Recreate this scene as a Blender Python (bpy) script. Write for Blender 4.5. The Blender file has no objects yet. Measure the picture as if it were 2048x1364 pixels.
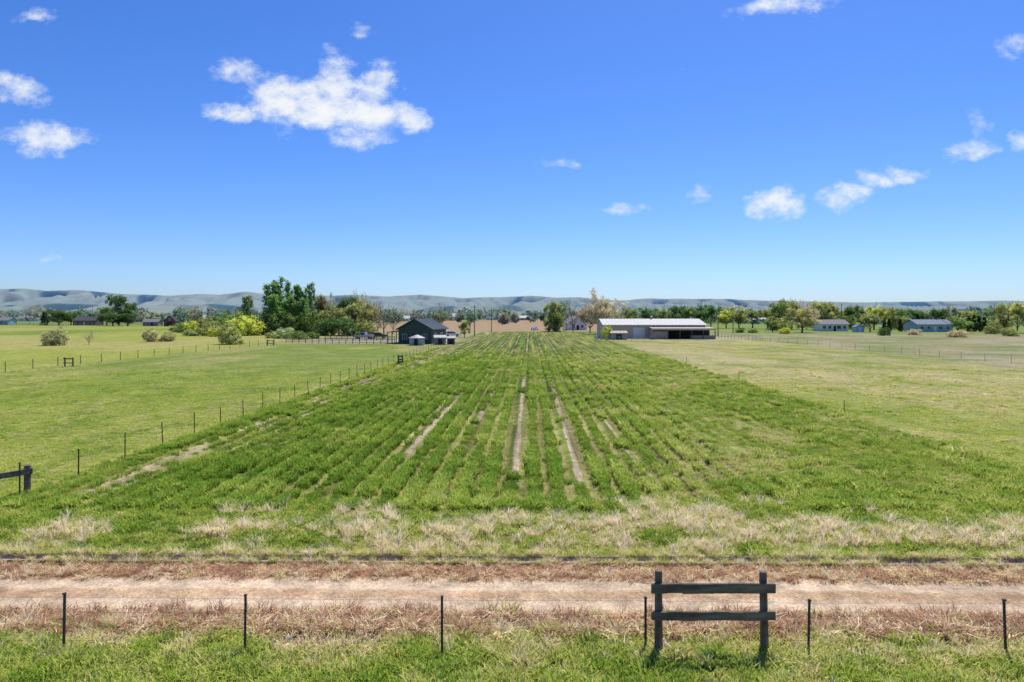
import bpy, math, random
import numpy as np
from mathutils import Vector, Matrix, Euler
rng = np.random.default_rng(7); random.seed(7)
S = bpy.context.scene; COL = S.collection
F = 1365.0; H = 6.5; K = 0.0264      # survey constant, eye height, heading of crop rows
def gx(b, D): return (b-1024.0)/F*D
def hz(y, D): return max(0.3, (630.0-y)/F*D+H)

# ------------------------------------------------------------------ noise
def _h(ix, iy, seed):
    n = (ix.astype(np.int64)*374761393 + iy.astype(np.int64)*668265263 + seed*974634777) & 0x7fffffff
    n = ((n ^ (n >> 13))*1274126177) & 0x7fffffff
    n = (n ^ (n >> 16)) & 0xffffff
    return n/float(0xffffff)
def vn(x, y, seed=0):
    x = np.asarray(x, float); y = np.asarray(y, float)
    ix = np.floor(x); iy = np.floor(y); fx = x-ix; fy = y-iy
    fx = fx*fx*(3-2*fx); fy = fy*fy*(3-2*fy)
    a = _h(ix, iy, seed); b = _h(ix+1, iy, seed); c = _h(ix, iy+1, seed); d = _h(ix+1, iy+1, seed)
    return (a*(1-fx)+b*fx)*(1-fy)+(c*(1-fx)+d*fx)*fy
def fbm(x, y, seed=0, o=4):
    r = 0; a = .5; t = 0
    for i in range(o):
        r = r+a*vn(np.asarray(x)*2**i, np.asarray(y)*2**i, seed+i*17); t += a; a *= .5
    return r/t
def sst(a, b, x):
    t = np.clip((x-a)/(b-a), 0, 1); return t*t*(3-2*t)

# ------------------------------------------------------------------ materials
def nt(name):
    m = bpy.data.materials.new(name); m.use_nodes = True
    n = m.node_tree.nodes; l = m.node_tree.links
    return m, n, l, n["Principled BSDF"]
def mat(name, col, rough=.8, var=.25, scale=3.0, bump=0.0, metal=0.0, stretch=None):
    m, n, l, p = nt(name)
    tc = n.new("ShaderNodeTexCoord"); mp = n.new("ShaderNodeMapping")
    l.new(tc.outputs["Object"], mp.inputs[0])
    if stretch: mp.inputs["Scale"].default_value = stretch
    no = n.new("ShaderNodeTexNoise"); no.inputs["Scale"].default_value = scale; no.inputs["Detail"].default_value = 6
    l.new(mp.outputs[0], no.inputs["Vector"])
    cr = n.new("ShaderNodeValToRGB"); cr.color_ramp.elements[0].position = .3; cr.color_ramp.elements[1].position = .7
    cr.color_ramp.elements[0].color = tuple(c*(1-var) for c in col)+(1,)
    cr.color_ramp.elements[1].color = tuple(min(1, c*(1+var)) for c in col)+(1,)
    l.new(no.outputs[0], cr.inputs[0]); l.new(cr.outputs[0], p.inputs["Base Color"])
    p.inputs["Roughness"].default_value = rough; p.inputs["Metallic"].default_value = metal
    if bump:
        b = n.new("ShaderNodeBump"); b.inputs["Strength"].default_value = bump; b.inputs["Distance"].default_value = .02
        l.new(no.outputs[0], b.inputs["Height"]); l.new(b.outputs[0], p.inputs["Normal"])
    return m
def leafy(n, l, colsock, tr=.8, up=(0, 0, 2.0)):
    # thin two-sided foliage: reflects on one side, lets light through on the other
    gn = n.new("ShaderNodeNewGeometry"); out = []
    for sg in (1, -1):
        va = n.new("ShaderNodeVectorMath"); va.operation = 'ADD'; va.inputs[1].default_value = tuple(u*sg for u in up)
        l.new(gn.outputs["Normal"], va.inputs[0])
        vz = n.new("ShaderNodeVectorMath"); vz.operation = 'NORMALIZE'; l.new(va.outputs[0], vz.inputs[0]); out.append(vz.outputs[0])
    df = n.new("ShaderNodeBsdfDiffuse"); tl = n.new("ShaderNodeBsdfTranslucent"); ad = n.new("ShaderNodeAddShader")
    sc = n.new("ShaderNodeVectorMath"); sc.operation = 'SCALE'; l.new(colsock, sc.inputs[0]); sc.inputs["Scale"].default_value = tr
    l.new(colsock, df.inputs[0]); l.new(sc.outputs[0], tl.inputs[0]); l.new(out[0], df.inputs["Normal"]); l.new(out[1], tl.inputs["Normal"])
    l.new(df.outputs[0], ad.inputs[0]); l.new(tl.outputs[0], ad.inputs[1]); l.new(ad.outputs[0], n["Material Output"].inputs[0])
M = {}
M['wood'] = mat("weathered_wood", (.15, .11, .08), .85, .65, 9, .6, stretch=(1, 1, .25))
M['woodrail'] = mat("weathered_rail", (.15, .115, .085), .85, .65, 9, .6, stretch=(.2, 1, 1))
M['woodgrey'] = mat("grey_wood", (.12, .1, .085), .85, .4, 8, .3)
M['steel'] = mat("rusty_steel", (.05, .04, .035), .7, .4, 12)
M['wire'] = mat("wire", (.10, .09, .08), .8, .2, 5)
M['conc'] = mat("old_concrete", (.33, .27, .20), .9, .45, 2.5, .4)
M['bark'] = mat("bark", (.1, .075, .055), .9, .35, 4)
M['barkgrey'] = mat("grey_bark", (.24, .2, .16), .9, .3, 4)
M['greenwall'] = mat("dark_green_siding", (.035, .06, .055), .6, .12, 1)
M['darkroof'] = mat("dark_metal_roof", (.06, .08, .09), .45, .1, 1)
M['beige'] = mat("beige_siding", (.50, .41, .31), .6, .06, 1)
M['beige2'] = mat("tan_siding", (.33, .27, .21), .6, .08, 1)
M['whiteroof'] = mat("pale_metal_roof", (.58, .57, .54), .6, .08, 1)
M['white'] = mat("white_paint", (.72, .71, .68), .5, .06, 2)
M['dark'] = mat("dark_interior", (.03, .028, .026), .9, .3, 1)
M['glass'] = mat("window_glass", (.03, .04, .05), .1, .1, 1)
M['greyroof'] = mat("grey_shingle", (.24, .23, .23), .85, .2, 4)
M['brownroof'] = mat("brown_shingle", (.09, .08, .075), .85, .2, 4)
M['blueroof'] = mat("blue_grey_roof", (.15, .20, .27), .7, .12, 3)
M['bluewall'] = mat("pale_blue_siding", (.30, .46, .54), .7, .08, 2)
M['redwall'] = mat("red_brown_siding", (.16, .07, .05), .8, .15, 2)
M['browndark'] = mat("dark_brown_siding", (.10, .085, .075), .8, .15, 2)
M['galv'] = mat("galvanised_steel", (.38, .39, .40), .6, .1, 3, metal=.2)
M['carwhite'] = mat("car_paint_white", (.75, .75, .75), .25, .03, 1)
M['cardark'] = mat("car_paint_dark", (.05, .055, .06), .25, .05, 1)
M['carsilver'] = mat("car_paint_silver", (.42, .43, .45), .3, .05, 1, metal=.4)
M['tyre'] = mat("tyre_rubber", (.02, .02, .02), .9, .2, 4)
M['lamp'] = mat("lamp_lens", (.6, .58, .5), .15, .05, 4)
M['orange'] = mat("orange_paint", (.6, .16, .03), .5, .08, 2)

# ------------------------------------------------------------------ mesh helpers
class MB:
    def __init__(s): s.v = []; s.f = []
    def box(s, c, d, rot=None):
        i = len(s.v); R = Euler(rot).to_matrix() if rot else None
        for a in (-.5, .5):
            for b in (-.5, .5):
                for e in (-.5, .5):
                    p = Vector((a*d[0], b*d[1], e*d[2]))
                    if R: p = R @ p
                    s.v.append((c[0]+p.x, c[1]+p.y, c[2]+p.z))
        for q in ((0, 1, 3, 2), (4, 6, 7, 5), (0, 4, 5, 1), (2, 3, 7, 6), (0, 2, 6, 4), (1, 5, 7, 3)):
            s.f.append(tuple(i+k for k in q))
        return s
    def cyl(s, p0, p1, r0, r1=None, n=8):
        if r1 is None: r1 = r0
        p0 = Vector(p0); p1 = Vector(p1); d = (p1-p0).normalized()
        a = d.cross(Vector((0, 0, 1)) if abs(d.z) < .95 else Vector((1, 0, 0))).normalized(); b = d.cross(a)
        i = len(s.v)
        for p, r in ((p0, r0), (p1, r1)):
            for k in range(n):
                t = 2*math.pi*k/n; s.v.append(tuple(p+a*(math.cos(t)*r)+b*(math.sin(t)*r)))
        for k in range(n):
            s.f.append((i+k, i+(k+1) % n, i+n+(k+1) % n, i+n+k))
        s.f.append(tuple(i+k for k in range(n))[::-1]); s.f.append(tuple(i+n+k for k in range(n)))
        return s
    def poly(s, pts):
        i = len(s.v); s.v += [tuple(p) for p in pts]; s.f.append(tuple(range(i, i+len(pts)))); return s
    def prism(s, prof, x0, x1, axis='x'):
        i = len(s.v); n = len(prof)
        for X in (x0, x1):
            for a, b in prof: s.v.append((X, a, b) if axis == 'x' else (a, X, b))
        for k in range(n): s.f.append((i+k, i+(k+1) % n, i+n+(k+1) % n, i+n+k))
        s.f.append(tuple(i+k for k in range(n))[::-1]); s.f.append(tuple(i+n+k for k in range(n)))
        return s
    def mesh(s, name, m):
        me = bpy.data.meshes.new(name); me.from_pydata(s.v, [], s.f); me.materials.append(m); me.update(); return me
def part(name, mb, m, parent, loc=(0, 0, 0), rot=(0, 0, 0), label=None):
    me = mb.mesh(name, m) if isinstance(mb, MB) else mb
    o = bpy.data.objects.new(name, me); COL.objects.link(o); o.parent = parent
    o.location = loc; o.rotation_euler = rot
    if label: o["label"] = label
    return o
def thing(name, label, cat, loc=(0, 0, 0), rz=0, group=None):
    e = bpy.data.objects.new(name, None); COL.objects.link(e); e.location = loc; e.rotation_euler = (0, 0, rz)
    e.empty_display_size = .2
    e["label"] = label; e["category"] = cat
    if group: e["group"] = group
    return e
def fastmesh(name, V, Fq, m, attrs=None, k=4):
    me = bpy.data.meshes.new(name); nv = len(V); nf = len(Fq)
    me.vertices.add(nv); me.vertices.foreach_set("co", np.asarray(V, np.float32).ravel())
    me.loops.add(nf*k); me.loops.foreach_set("vertex_index", np.asarray(Fq, np.int32).ravel())
    me.polygons.add(nf); me.polygons.foreach_set("loop_start", np.arange(0, nf*k, k, dtype=np.int32))
    me.polygons.foreach_set("loop_total", np.full(nf, k, np.int32))
    me.update(calc_edges=True)
    for a, arr in (attrs or {}).items():
        if arr.ndim == 2:
            at = me.attributes.new(a, 'FLOAT_COLOR', 'POINT'); at.data.foreach_set("color", arr.astype(np.float32).ravel())
        else:
            at = me.attributes.new(a, 'FLOAT', 'POINT'); at.data.foreach_set("value", arr.astype(np.float32))
    if m: me.materials.append(m)
    return me

# ------------------------------------------------------------------ ground
ROW = .87; RUTS = [(-5.8, 31, 56), (-3.2, 30, 50), (-.6, 25, 68), (2.0, 25, 60), (4.65, 25.5, 48)]
def rutmask(s, y, widen=0.0):
    r = np.zeros_like(s)
    for i, (c, ya, yb) in enumerate(RUTS):
        w = (.07+.13*fbm(y*.6+i*9, y*0+i*3.3, 40+i))*(1.0, .85, 1.0, 1.05, .7)[i]
        cc = c+.25*(fbm(y*.12+i*31, y*0+.5, 60)-.5)
        vis = sst(.38, .48, fbm(y*.4+i*13.1, y*0+7.7, 80+i)+(.17, .06, .18, .19, .0)[i])*sst(ya, ya+2, y)*(1-sst(yb*.85, yb*1.1, y))
        r = np.maximum(r, (1-sst(w*.7+widen, w*1.25+widen, np.abs(s-cc)+.05*(fbm(s*3, y*2, 90)-.5)))*vis)
    return r
def height(X, Y):
    t = Y+.0132*X; s = X-K*Y
    z = .10*(fbm(X*.25, Y*.25, 3)-.5)*(1-sst(400, 900, Y))
    infield = sst(-17.6, -17, s)*(1-sst(20, 21, s))*sst(23.5, 25.5, Y)*(1-sst(200, 230, Y))
    z = z+infield*.06*np.cos(2*np.pi*(s+.27-ROW/2)/ROW)*(1-sst(70, 110, Y))*(1-sst(7, 13, s))
    z = z-.05*infield*rutmask(s, Y)
    bank = sst(14.0, 14.5, t)*(1-sst(18.9, 20.5, t))
    z = z-.16*bank+.26*(fbm(X*1.8, Y*1.8, 5)-.42)*sst(13.9, 14.3, t)*(1-sst(15.0, 15.3, t))
    z = z-.03*((1-sst(.15, .35, np.abs(t-15.75)))+(1-sst(.15, .35, np.abs(t-16.9))))
    ditch = sst(18.27, 18.33, t)*(1-sst(18.67, 18.73, t))*(np.abs(X) < 75)
    z = np.where(ditch > .02, -.65*ditch+z*(1-ditch), z)
    return z
def mixc(c, col, m):
    return c*(1-m[..., None])+np.array(col)*m[..., None]
def zonecol(X, Y):
    t = Y+.0132*X; s = X-K*Y
    n1 = fbm(X*.03, Y*.012, 11); n2 = fbm(X*.25, Y*.25, 12); n3 = fbm(X*1.2, Y*1.2, 13); n4 = fbm(X*.5, Y*.4, 14)
    c = np.zeros(X.shape+(3,))+np.array((.20, .25, .075))
    far = fbm(X*.004+3, Y*.0035, 15)
    c = mixc(c, (.40, .31, .19), sst(.48, .56, far)*sst(420, 520, Y))
    c = mixc(c, (.12, .19, .05), sst(.52, .6, fbm(X*.006, Y*.005+9, 16))*sst(380, 500, Y))
    L = (1-sst(-61, -59, s))*(1-sst(400, 460, Y))
    c = mixc(c, (.30, .33, .06), L*.9); c = mixc(c, (.16, .24, .04), L*sst(.45, .6, n1)); c = mixc(c, (.38, .34, .12), L*sst(.5, .62, fbm(X*.05, Y*.02, 18))*.8)
    P = sst(-61, -59, s)*(1-sst(-18.4, -18, s))*sst(18, 20, t)*(1-sst(150, 158, Y))
    c = mixc(c, (.25, .285, .06), P); c = mixc(c, (.36, .33, .13), P*sst(.42, .62, n2)*.65); c = mixc(c, (.15, .22, .04), P*sst(.42, .6, n1)*.6); c = mixc(c, (.15, .22, .04), P*sst(.52, .64, n4)*.5)
    c = mixc(c, (.35, .32, .12), P*sst(.48, .6, fbm(X*.12, Y*.03, 17))*.6)
    P2 = sst(-61, -59, s)*(1-sst(-18.4, -18, s))*sst(150, 158, Y)*(1-sst(260, 300, Y))
    c = mixc(c, (.34, .31, .15), P2*.75)
    Fm = sst(-18.4, -17.8, s)*(1-sst(20.0+1.2*(n2-.5), 20.9+1.2*(n2-.5), s))*sst(18.9, 19.4, t)*(1-sst(262, 268, Y))
    c = mixc(c, (.235, .27, .055), Fm)
    c = mixc(c, (.34, .32, .12), Fm*sst(.4, .66, n2)*.6)
    c = mixc(c, (.14, .21, .032), Fm*sst(.48, .60, n4)*.65*sst(5, 10, s))
    rowp = .5+.5*np.cos(2*np.pi*(s+.27-ROW/2)/ROW)
    rz_ = sst(23.5, 26, Y)*(1-.75*sst(9, 16, s))*sst(-17, -15, s)
    wv = sst(.3, .6, fbm(s*.5, Y*.05, 19))
    c = mixc(c, (.125, .19, .028), Fm*rz_*rowp*(.45+.55*wv)*.9)
    c = mixc(c, (.33, .29, .13), Fm*rz_*(1-rowp)**1.5*(.5+.5*sst(.35, .6, fbm(s*.5+4, Y*.06, 20)))*(1-.5*sst(80, 140, Y)))
    c = mixc(c, (.11, .18, .028), Fm*sst(.44, .58, fbm(s*.6, Y*.018, 21)+.06*(1-sst(3, 6, np.abs(s+6))))*(1-sst(8, 14, s))*.65*sst(30, 70, Y))
    c = mixc(c, (.42, .35, .20), Fm*(1-sst(1.0, 1.9, np.abs(s+15.6)))*sst(.50, .60, fbm(X*.6, Y*.22, 22))*.9)
    c = mixc(c, (.50, .40, .28), Fm*rutmask(s, Y)*.97)
    ph = np.abs((s/ROW/3+.23)-np.round(s/ROW/3+.23))
    thin = (1-sst(.06, .10, ph))*sst(44, 60, Y)*sst(.30, .44, fbm(s*.8, Y*.03, 23))
    c = mixc(c, (.40, .32, .18), Fm*thin*.75*(1-sst(10, 16, s)))
    c = mixc(c, (.05, .09, .02), Fm*(1-sst(.05, .09, np.abs(ph-.13)))*sst(44, 60, Y)*(1-sst(190, 250, Y))*.7*(1-sst(6, 12, s)))
    R = sst(20.0+1.2*(n2-.5), 21.0+1.2*(n2-.5), s)*(1-sst(59, 60, s))*sst(18.9, 19.4, t)*(1-sst(190, 200, Y))
    c = mixc(c, (.30, .30, .08), R); c = mixc(c, (.42, .37, .18), R*sst(.38, .56, fbm(X*.09+Y*.03, Y*.03, 24))*.85)
    c = mixc(c, (.17, .235, .04), R*sst(.50, .62, fbm(X*.06+5, Y*.04, 25))*.6); c = mixc(c, (.38, .34, .15), R*sst(.46, .62, n2)*.6); c = mixc(c, (.16, .22, .04), R*sst(.56, .66, n4)*.35)
    W = sst(59, 60.5, s)*(1-sst(230, 245, Y))
    c = mixc(c, (.27, .26, .12), W); c = mixc(c, (.36, .31, .20), W*sst(.42, .6, fbm(X*.12, Y*.05, 26))*.8); c = mixc(c, (.14, .22, .05), W*sst(.56, .66, fbm(X*.2, Y*.08, 27))*.7)
    G = sst(59, 60, s)*sst(232, 245, Y)*(1-sst(420, 500, Y))
    c = mixc(c, (.20, .27, .07), G*.8)
    B = (1-sst(75, 85, s))*sst(-120, -100, s)*sst(268, 276, Y)*(1-sst(900, 950, Y))
    c = mixc(c, (.38, .26, .155), B*.95); c = mixc(c, (.22, .25, .09), B*sst(.55, .62, fbm(X*.008, Y*.006, 28)))
    yard = (1-sst(9, 16, np.hypot((X-44)*.6, (Y-196)*1.1))); c = mixc(c, (.40, .35, .27), yard*.8)
    yard = (1-sst(9, 15, np.hypot((X+33)*.6, (Y-172)))); c = mixc(c, (.42, .37, .29), yard*.8)
    tt = t+.5*(n2-.5)+.25*(n3-.5)
    V = 1-sst(12.9, 13.4, tt); c = mixc(c, (.19, .23, .05), V)
    m = sst(12.9, 13.4, tt)*(1-sst(13.9, 14.2, tt)); c = mixc(c, (.31, .26, .13), m)
    m = sst(13.9, 14.2, tt)*(1-sst(15.0, 15.25, tt)); c = mixc(c, (.19, .12, .078), m); c = mixc(c, (.42, .30, .195), m*sst(.54, .66, n3)*.8)
    m = sst(15.0, 15.25, tt)*(1-sst(17.2, 17.5, tt)); c = mixc(c, (.50, .345, .205), m)
    tr = np.maximum(1-sst(.2, .45, np.abs(t-15.72+.12*(n2-.5))), 1-sst(.22, .5, np.abs(t-16.85+.12*(n2-.5)))); c = mixc(c, (.60, .46, .31), m*tr)
    c = mixc(c, (.42, .26, .15), m*(1-tr)*sst(.42, .6, n3)*.7)
    m = sst(17.2, 17.5, tt)*(1-sst(18.9, 19.2, t)); c = mixc(c, (.36, .20, .125), m)
    m = sst(18.9, 19.2, t)*(1-sst(21.8, 23.4, tt+.8*(n1-.5))); c = mixc(c, (.33, .33, .11), m*.85)
    return c
def steps(a, b, d): return list(np.arange(a, b, d))
def geo(a, b, r):
    o = []; x = a
    while x < b: o.append(x); x *= r
    return o+[b]
pos = steps(22, 62, .6)+geo(62, 22000, 1.12)
ss = np.array([-p for p in pos[::-1]]+steps(-21.9, -7, .11)+steps(-7, 6, .065)+steps(6, 21.95, .11)+pos)
ys = np.array([-400, -100, -30, -5, 5, 8]+steps(10, 27, .1)+steps(27, 60, .22)+steps(60, 160, .9)+steps(160, 400, 4)+geo(400, 26000, 1.08))
SS, YY = np.meshgrid(ss, ys); XX = SS+K*YY
ZZ = height(XX, YY); CC = zonecol(XX, YY)
ns, ny = len(ss), len(ys)
idx = np.arange(ns*ny).reshape(ny, ns)
FQ = np.stack([idx[:-1, :-1], idx[:-1, 1:], idx[1:, 1:], idx[1:, :-1]], -1).reshape(-1, 4)
col = np.concatenate([CC, np.ones(CC.shape[:2]+(1,))], -1).reshape(-1, 4)
fm = (sst(-18.4, -17.8, SS)*(1-sst(19, 21, SS))*sst(23, 25, YY)*(1-sst(255, 270, YY))).ravel()
m, n, l, p = nt("earth_and_grass")
at = n.new("ShaderNodeAttribute"); at.attribute_name = "zone"
fa = n.new("ShaderNodeAttribute"); fa.attribute_name = "rows"
ge = n.new("ShaderNodeNewGeometry")
def noise(scale, det=4, vec=None, rough=.6):
    x = n.new("ShaderNodeTexNoise"); x.inputs["Scale"].default_value = scale; x.inputs["Detail"].default_value = det; x.inputs["Roughness"].default_value = rough
    l.new(vec or ge.outputs["Position"], x.inputs["Vector"]); return x.outputs[0]
def mathn(op, a, b=None, c=None, clamp=False):
    x = n.new("ShaderNodeMath"); x.operation = op; x.use_clamp = clamp
    for i, v in enumerate((a, b, c)):
        if v is None: continue
        if isinstance(v, (int, float)): x.inputs[i].default_value = v
        else: l.new(v, x.inputs[i])
    return x.outputs[0]
def mr(v, a, b, c, d):
    x = n.new("ShaderNodeMapRange"); x.inputs[1].default_value = a; x.inputs[2].default_value = b; x.inputs[3].default_value = c; x.inputs[4].default_value = d
    l.new(v, x.inputs[0]); return x.outputs[0]
mp = n.new("ShaderNodeMapping"); mp.vector_type = 'POINT'; mp.inputs["Rotation"].default_value = (0, 0, K)
l.new(ge.outputs["Position"], mp.inputs[0])
mp2 = n.new("ShaderNodeMapping"); mp2.inputs["Scale"].default_value = (1.3, .04, 1); l.new(mp.outputs[0], mp2.inputs[0])
st = mr(noise(1, 3, mp2.outputs[0]), .35, .65, .5, 1.25)
streak = mathn('ADD', mathn('MULTIPLY', mathn('SUBTRACT', st, 1), fa.outputs["Fac"]), 1)
f1 = mr(noise(14, 5, rough=.75), .3, .7, .55, 1.45)
f2 = mr(noise(1.6, 5, rough=.7), .3, .7, .62, 1.38)
f3 = mr(noise(.22, 4), .3, .7, .82, 1.18)
mul = mathn('MULTIPLY', mathn('MULTIPLY', f1, f2), mathn('MULTIPLY', f3, streak))
vm = n.new("ShaderNodeVectorMath"); vm.operation = 'SCALE'; l.new(at.outputs["Color"], vm.inputs[0]); l.new(mul, vm.inputs["Scale"])
l.new(vm.outputs[0], p.inputs["Base Color"]); p.inputs["Roughness"].default_value = 1; p.inputs["Specular IOR Level"].default_value = .05
bp = n.new("ShaderNodeBump"); bp.inputs["Distance"].default_value = .06; bp.inputs["Strength"].default_value = .6
l.new(noise(7, 6, rough=.7), bp.inputs["Height"]); l.new(bp.outputs[0], p.inputs["Normal"])
V = np.stack([XX, YY, ZZ], -1).reshape(-1, 3)
me = fastmesh("ground", V, FQ, m, {"zone": col, "rows": fm})
g = bpy.data.objects.new("ground", me); COL.objects.link(g); g["kind"] = "structure"; g["label"] = "flat farmland with crop rows, pasture and dirt strips"; g["category"] = "ground"

mb = MB()
prof = [(-.26, .0), (-.20, .01), (-.12, -.42), (.12, -.42), (.20, .01), (.24, .0), (.26, -.1), (.25, -.3), (.16, -.5), (-.16, -.5), (-.25, -.3), (-.26, -.1)]
for i in range(50):
    a = -75+i*3.0; mb.prism([(q+18.5+rng.normal(0, .006), z-.11+rng.normal(0, .006)) for q, z in prof], a+.01, a+2.985)
o = bpy.data.objects.new("ditch", mb.mesh("ditch", M['conc'])); COL.objects.link(o); o.rotation_euler = (0, 0, -.0132)
o["kind"] = "structure"; o["label"] = "narrow concrete irrigation ditch beside the dirt track"; o["category"] = "ditch"

# ------------------------------------------------------------------ hills
def hills(name, D0, D1, prof, seed, c1, c2, label, rough=.42):
    bx = np.array([q[0] for q in prof]); by = np.array([q[1] for q in prof])
    nx, nv = 760, 56
    xs = np.linspace(-1.05*D1, 1.05*D1, nx); vs = np.linspace(0, 1.35, nv)
    X, Vv = np.meshgrid(xs, vs); Y = D0+(D1-D0)*Vv
    b = 1024+F*X/D1
    P = (630-np.interp(b.ravel(), bx, by).reshape(b.shape))/F*D1+H
    P = P+ D1*.0010*(fbm(X/350, X*0, seed, 5)-.5)*2
    warp = (fbm(X/500, Y/600, seed+3)-.5)*600
    r = 1-np.abs(2*fbm((X+warp)/330, Y/1500, seed+5, 4)-1)
    g2 = 1-np.abs(2*fbm((X+warp*.6)/120, Y/700, seed+9, 3)-1)
    up = sst(0, 1, Vv)**.8; down = 1-sst(1.0, 1.35, Vv)*.5
    z = P*up*down*(1-rough*(1-sst(.8, 1, Vv))*(1-r)*2-.22*(1-g2)*(1-sst(.85, 1, Vv)))
    z = z-3
    I = np.arange(nx*nv).reshape(nv, nx)
    Q = np.stack([I[:-1, :-1], I[:-1, 1:], I[1:, 1:], I[1:, :-1]], -1).reshape(-1, 4)
    shade = np.clip(.45+(r-.62)*2.8+.9*(g2-.65), 0, 1).ravel()  # tone falls in the gullies and rises on the crests
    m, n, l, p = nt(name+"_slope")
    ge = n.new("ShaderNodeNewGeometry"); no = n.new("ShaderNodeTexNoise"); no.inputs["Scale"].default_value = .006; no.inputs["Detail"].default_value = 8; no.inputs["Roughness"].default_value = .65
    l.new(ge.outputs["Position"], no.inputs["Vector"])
    av = n.new("ShaderNodeAttribute"); av.attribute_name = "gully_tone"
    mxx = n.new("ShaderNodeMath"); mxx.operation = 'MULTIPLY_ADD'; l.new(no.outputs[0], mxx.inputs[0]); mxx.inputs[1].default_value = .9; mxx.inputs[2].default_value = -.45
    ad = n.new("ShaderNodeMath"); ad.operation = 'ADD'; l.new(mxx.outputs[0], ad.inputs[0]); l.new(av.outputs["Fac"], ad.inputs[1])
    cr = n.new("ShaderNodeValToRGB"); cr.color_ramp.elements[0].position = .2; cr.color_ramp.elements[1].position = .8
    cr.color_ramp.elements[0].color = c1+(1,); cr.color_ramp.elements[1].color = c2+(1,)  # aerial haze is put into both slope colours as a blue-grey cast
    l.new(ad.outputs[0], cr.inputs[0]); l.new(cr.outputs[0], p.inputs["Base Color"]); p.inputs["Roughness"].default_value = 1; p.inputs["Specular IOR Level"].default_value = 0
    me = fastmesh(name, np.stack([X, Y, z], -1).reshape(-1, 3), Q, m, {"gully_tone": shade})
    me.polygons.foreach_set("use_smooth", np.ones(len(Q), bool))
    o = bpy.data.objects.new(name, me); COL.objects.link(o); o["kind"] = "structure"; o["label"] = label; o["category"] = "hills"
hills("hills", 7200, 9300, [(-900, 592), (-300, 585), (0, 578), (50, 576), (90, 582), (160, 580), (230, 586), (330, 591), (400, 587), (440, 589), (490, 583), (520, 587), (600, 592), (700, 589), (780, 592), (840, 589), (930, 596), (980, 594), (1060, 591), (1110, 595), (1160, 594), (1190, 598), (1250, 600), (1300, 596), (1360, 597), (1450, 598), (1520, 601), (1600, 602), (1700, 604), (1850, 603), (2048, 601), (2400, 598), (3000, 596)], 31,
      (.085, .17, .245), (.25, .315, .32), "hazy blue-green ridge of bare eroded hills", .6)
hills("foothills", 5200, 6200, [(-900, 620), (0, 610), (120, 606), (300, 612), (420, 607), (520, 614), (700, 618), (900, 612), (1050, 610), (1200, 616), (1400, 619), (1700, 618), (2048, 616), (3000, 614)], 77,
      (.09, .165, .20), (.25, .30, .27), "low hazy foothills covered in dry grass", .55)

# ------------------------------------------------------------------ grass tufts
def tuft(nb, base, hmin, hmax, w, lean, seed, droop=.5):
    r = np.random.default_rng(seed)
    a = r.uniform(0, 2*np.pi, nb); rr = base*np.sqrt(r.uniform(0, 1, nb))
    p0 = np.stack([np.cos(a)*rr, np.sin(a)*rr, np.full(nb, -.02)], -1)
    a2 = a+r.normal(0, .9, nb); h = r.uniform(hmin, hmax, nb)*(1.1-.45*(rr/base)**2); ln = lean*r.uniform(.3, 1.3, nb)*h
    d = np.stack([np.cos(a2), np.sin(a2), a2*0], -1); sd = np.stack([-np.sin(a2+r.normal(0, .8, nb)), np.cos(a2+r.normal(0, .8, nb)), a2*0], -1)
    pm = p0+d*(ln*.35)[:, None]; pm[:, 2] = h*.6
    pt = p0+d*ln[:, None]*(1+droop*.3); pt[:, 2] = h*(1-.25*droop*r.uniform(0, 1, nb)*lean)
    W = (w*r.uniform(.6, 1.3, nb))[:, None]
    V = np.stack([p0-sd*W*.5, p0+sd*W*.5, pm+sd*W*.5, pm-sd*W*.5, pt+sd*W*.12, pt-sd*W*.12], 1).reshape(-1, 3)
    i = np.arange(nb)[:, None]*6
    Q = np.concatenate([i+np.array([0, 1, 2, 3]), i+np.array([3, 2, 4, 5])])
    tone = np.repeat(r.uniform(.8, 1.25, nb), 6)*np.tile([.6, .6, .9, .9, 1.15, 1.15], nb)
    return V, Q, tone
m, n, l, p = nt("grass_blades"); GM = m
ti = n.new("ShaderNodeAttribute"); ti.attribute_type = 'INSTANCER'; ti.attribute_name = "tint"
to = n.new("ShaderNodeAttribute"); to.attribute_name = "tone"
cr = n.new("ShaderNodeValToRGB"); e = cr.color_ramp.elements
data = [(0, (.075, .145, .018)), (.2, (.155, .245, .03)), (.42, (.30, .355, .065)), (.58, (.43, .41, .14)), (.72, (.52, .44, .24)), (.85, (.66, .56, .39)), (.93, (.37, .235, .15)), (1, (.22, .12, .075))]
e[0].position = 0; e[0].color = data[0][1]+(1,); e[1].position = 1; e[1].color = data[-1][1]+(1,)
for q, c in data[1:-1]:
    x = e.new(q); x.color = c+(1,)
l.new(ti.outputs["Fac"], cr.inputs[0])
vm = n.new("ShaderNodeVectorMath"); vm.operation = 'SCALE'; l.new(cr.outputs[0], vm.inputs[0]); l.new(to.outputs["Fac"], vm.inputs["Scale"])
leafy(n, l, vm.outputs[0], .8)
protos = bpy.data.collections.new("tuft_shapes")
def proto(nm, *a):
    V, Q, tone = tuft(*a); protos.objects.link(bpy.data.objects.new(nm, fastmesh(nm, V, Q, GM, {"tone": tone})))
for i in range(3): proto("a_clump%d" % i, 62, .19, .10, .21, .020, .45, 10+i, 1.0)
for i in range(3): proto("b_short%d" % i, 36, .18, .03, .10, .014, .9, 20+i, .6)
for i in range(3): proto("c_dry%d" % i, 40, .12, .20, .46, .011, .75, 30+i, 1.0)
for i in range(3): proto("d_weed%d" % i, 36, .20, .04, .16, .014, 1.8, 40+i, .6)
ng = bpy.data.node_groups.new("scatter", "GeometryNodeTree")
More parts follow.
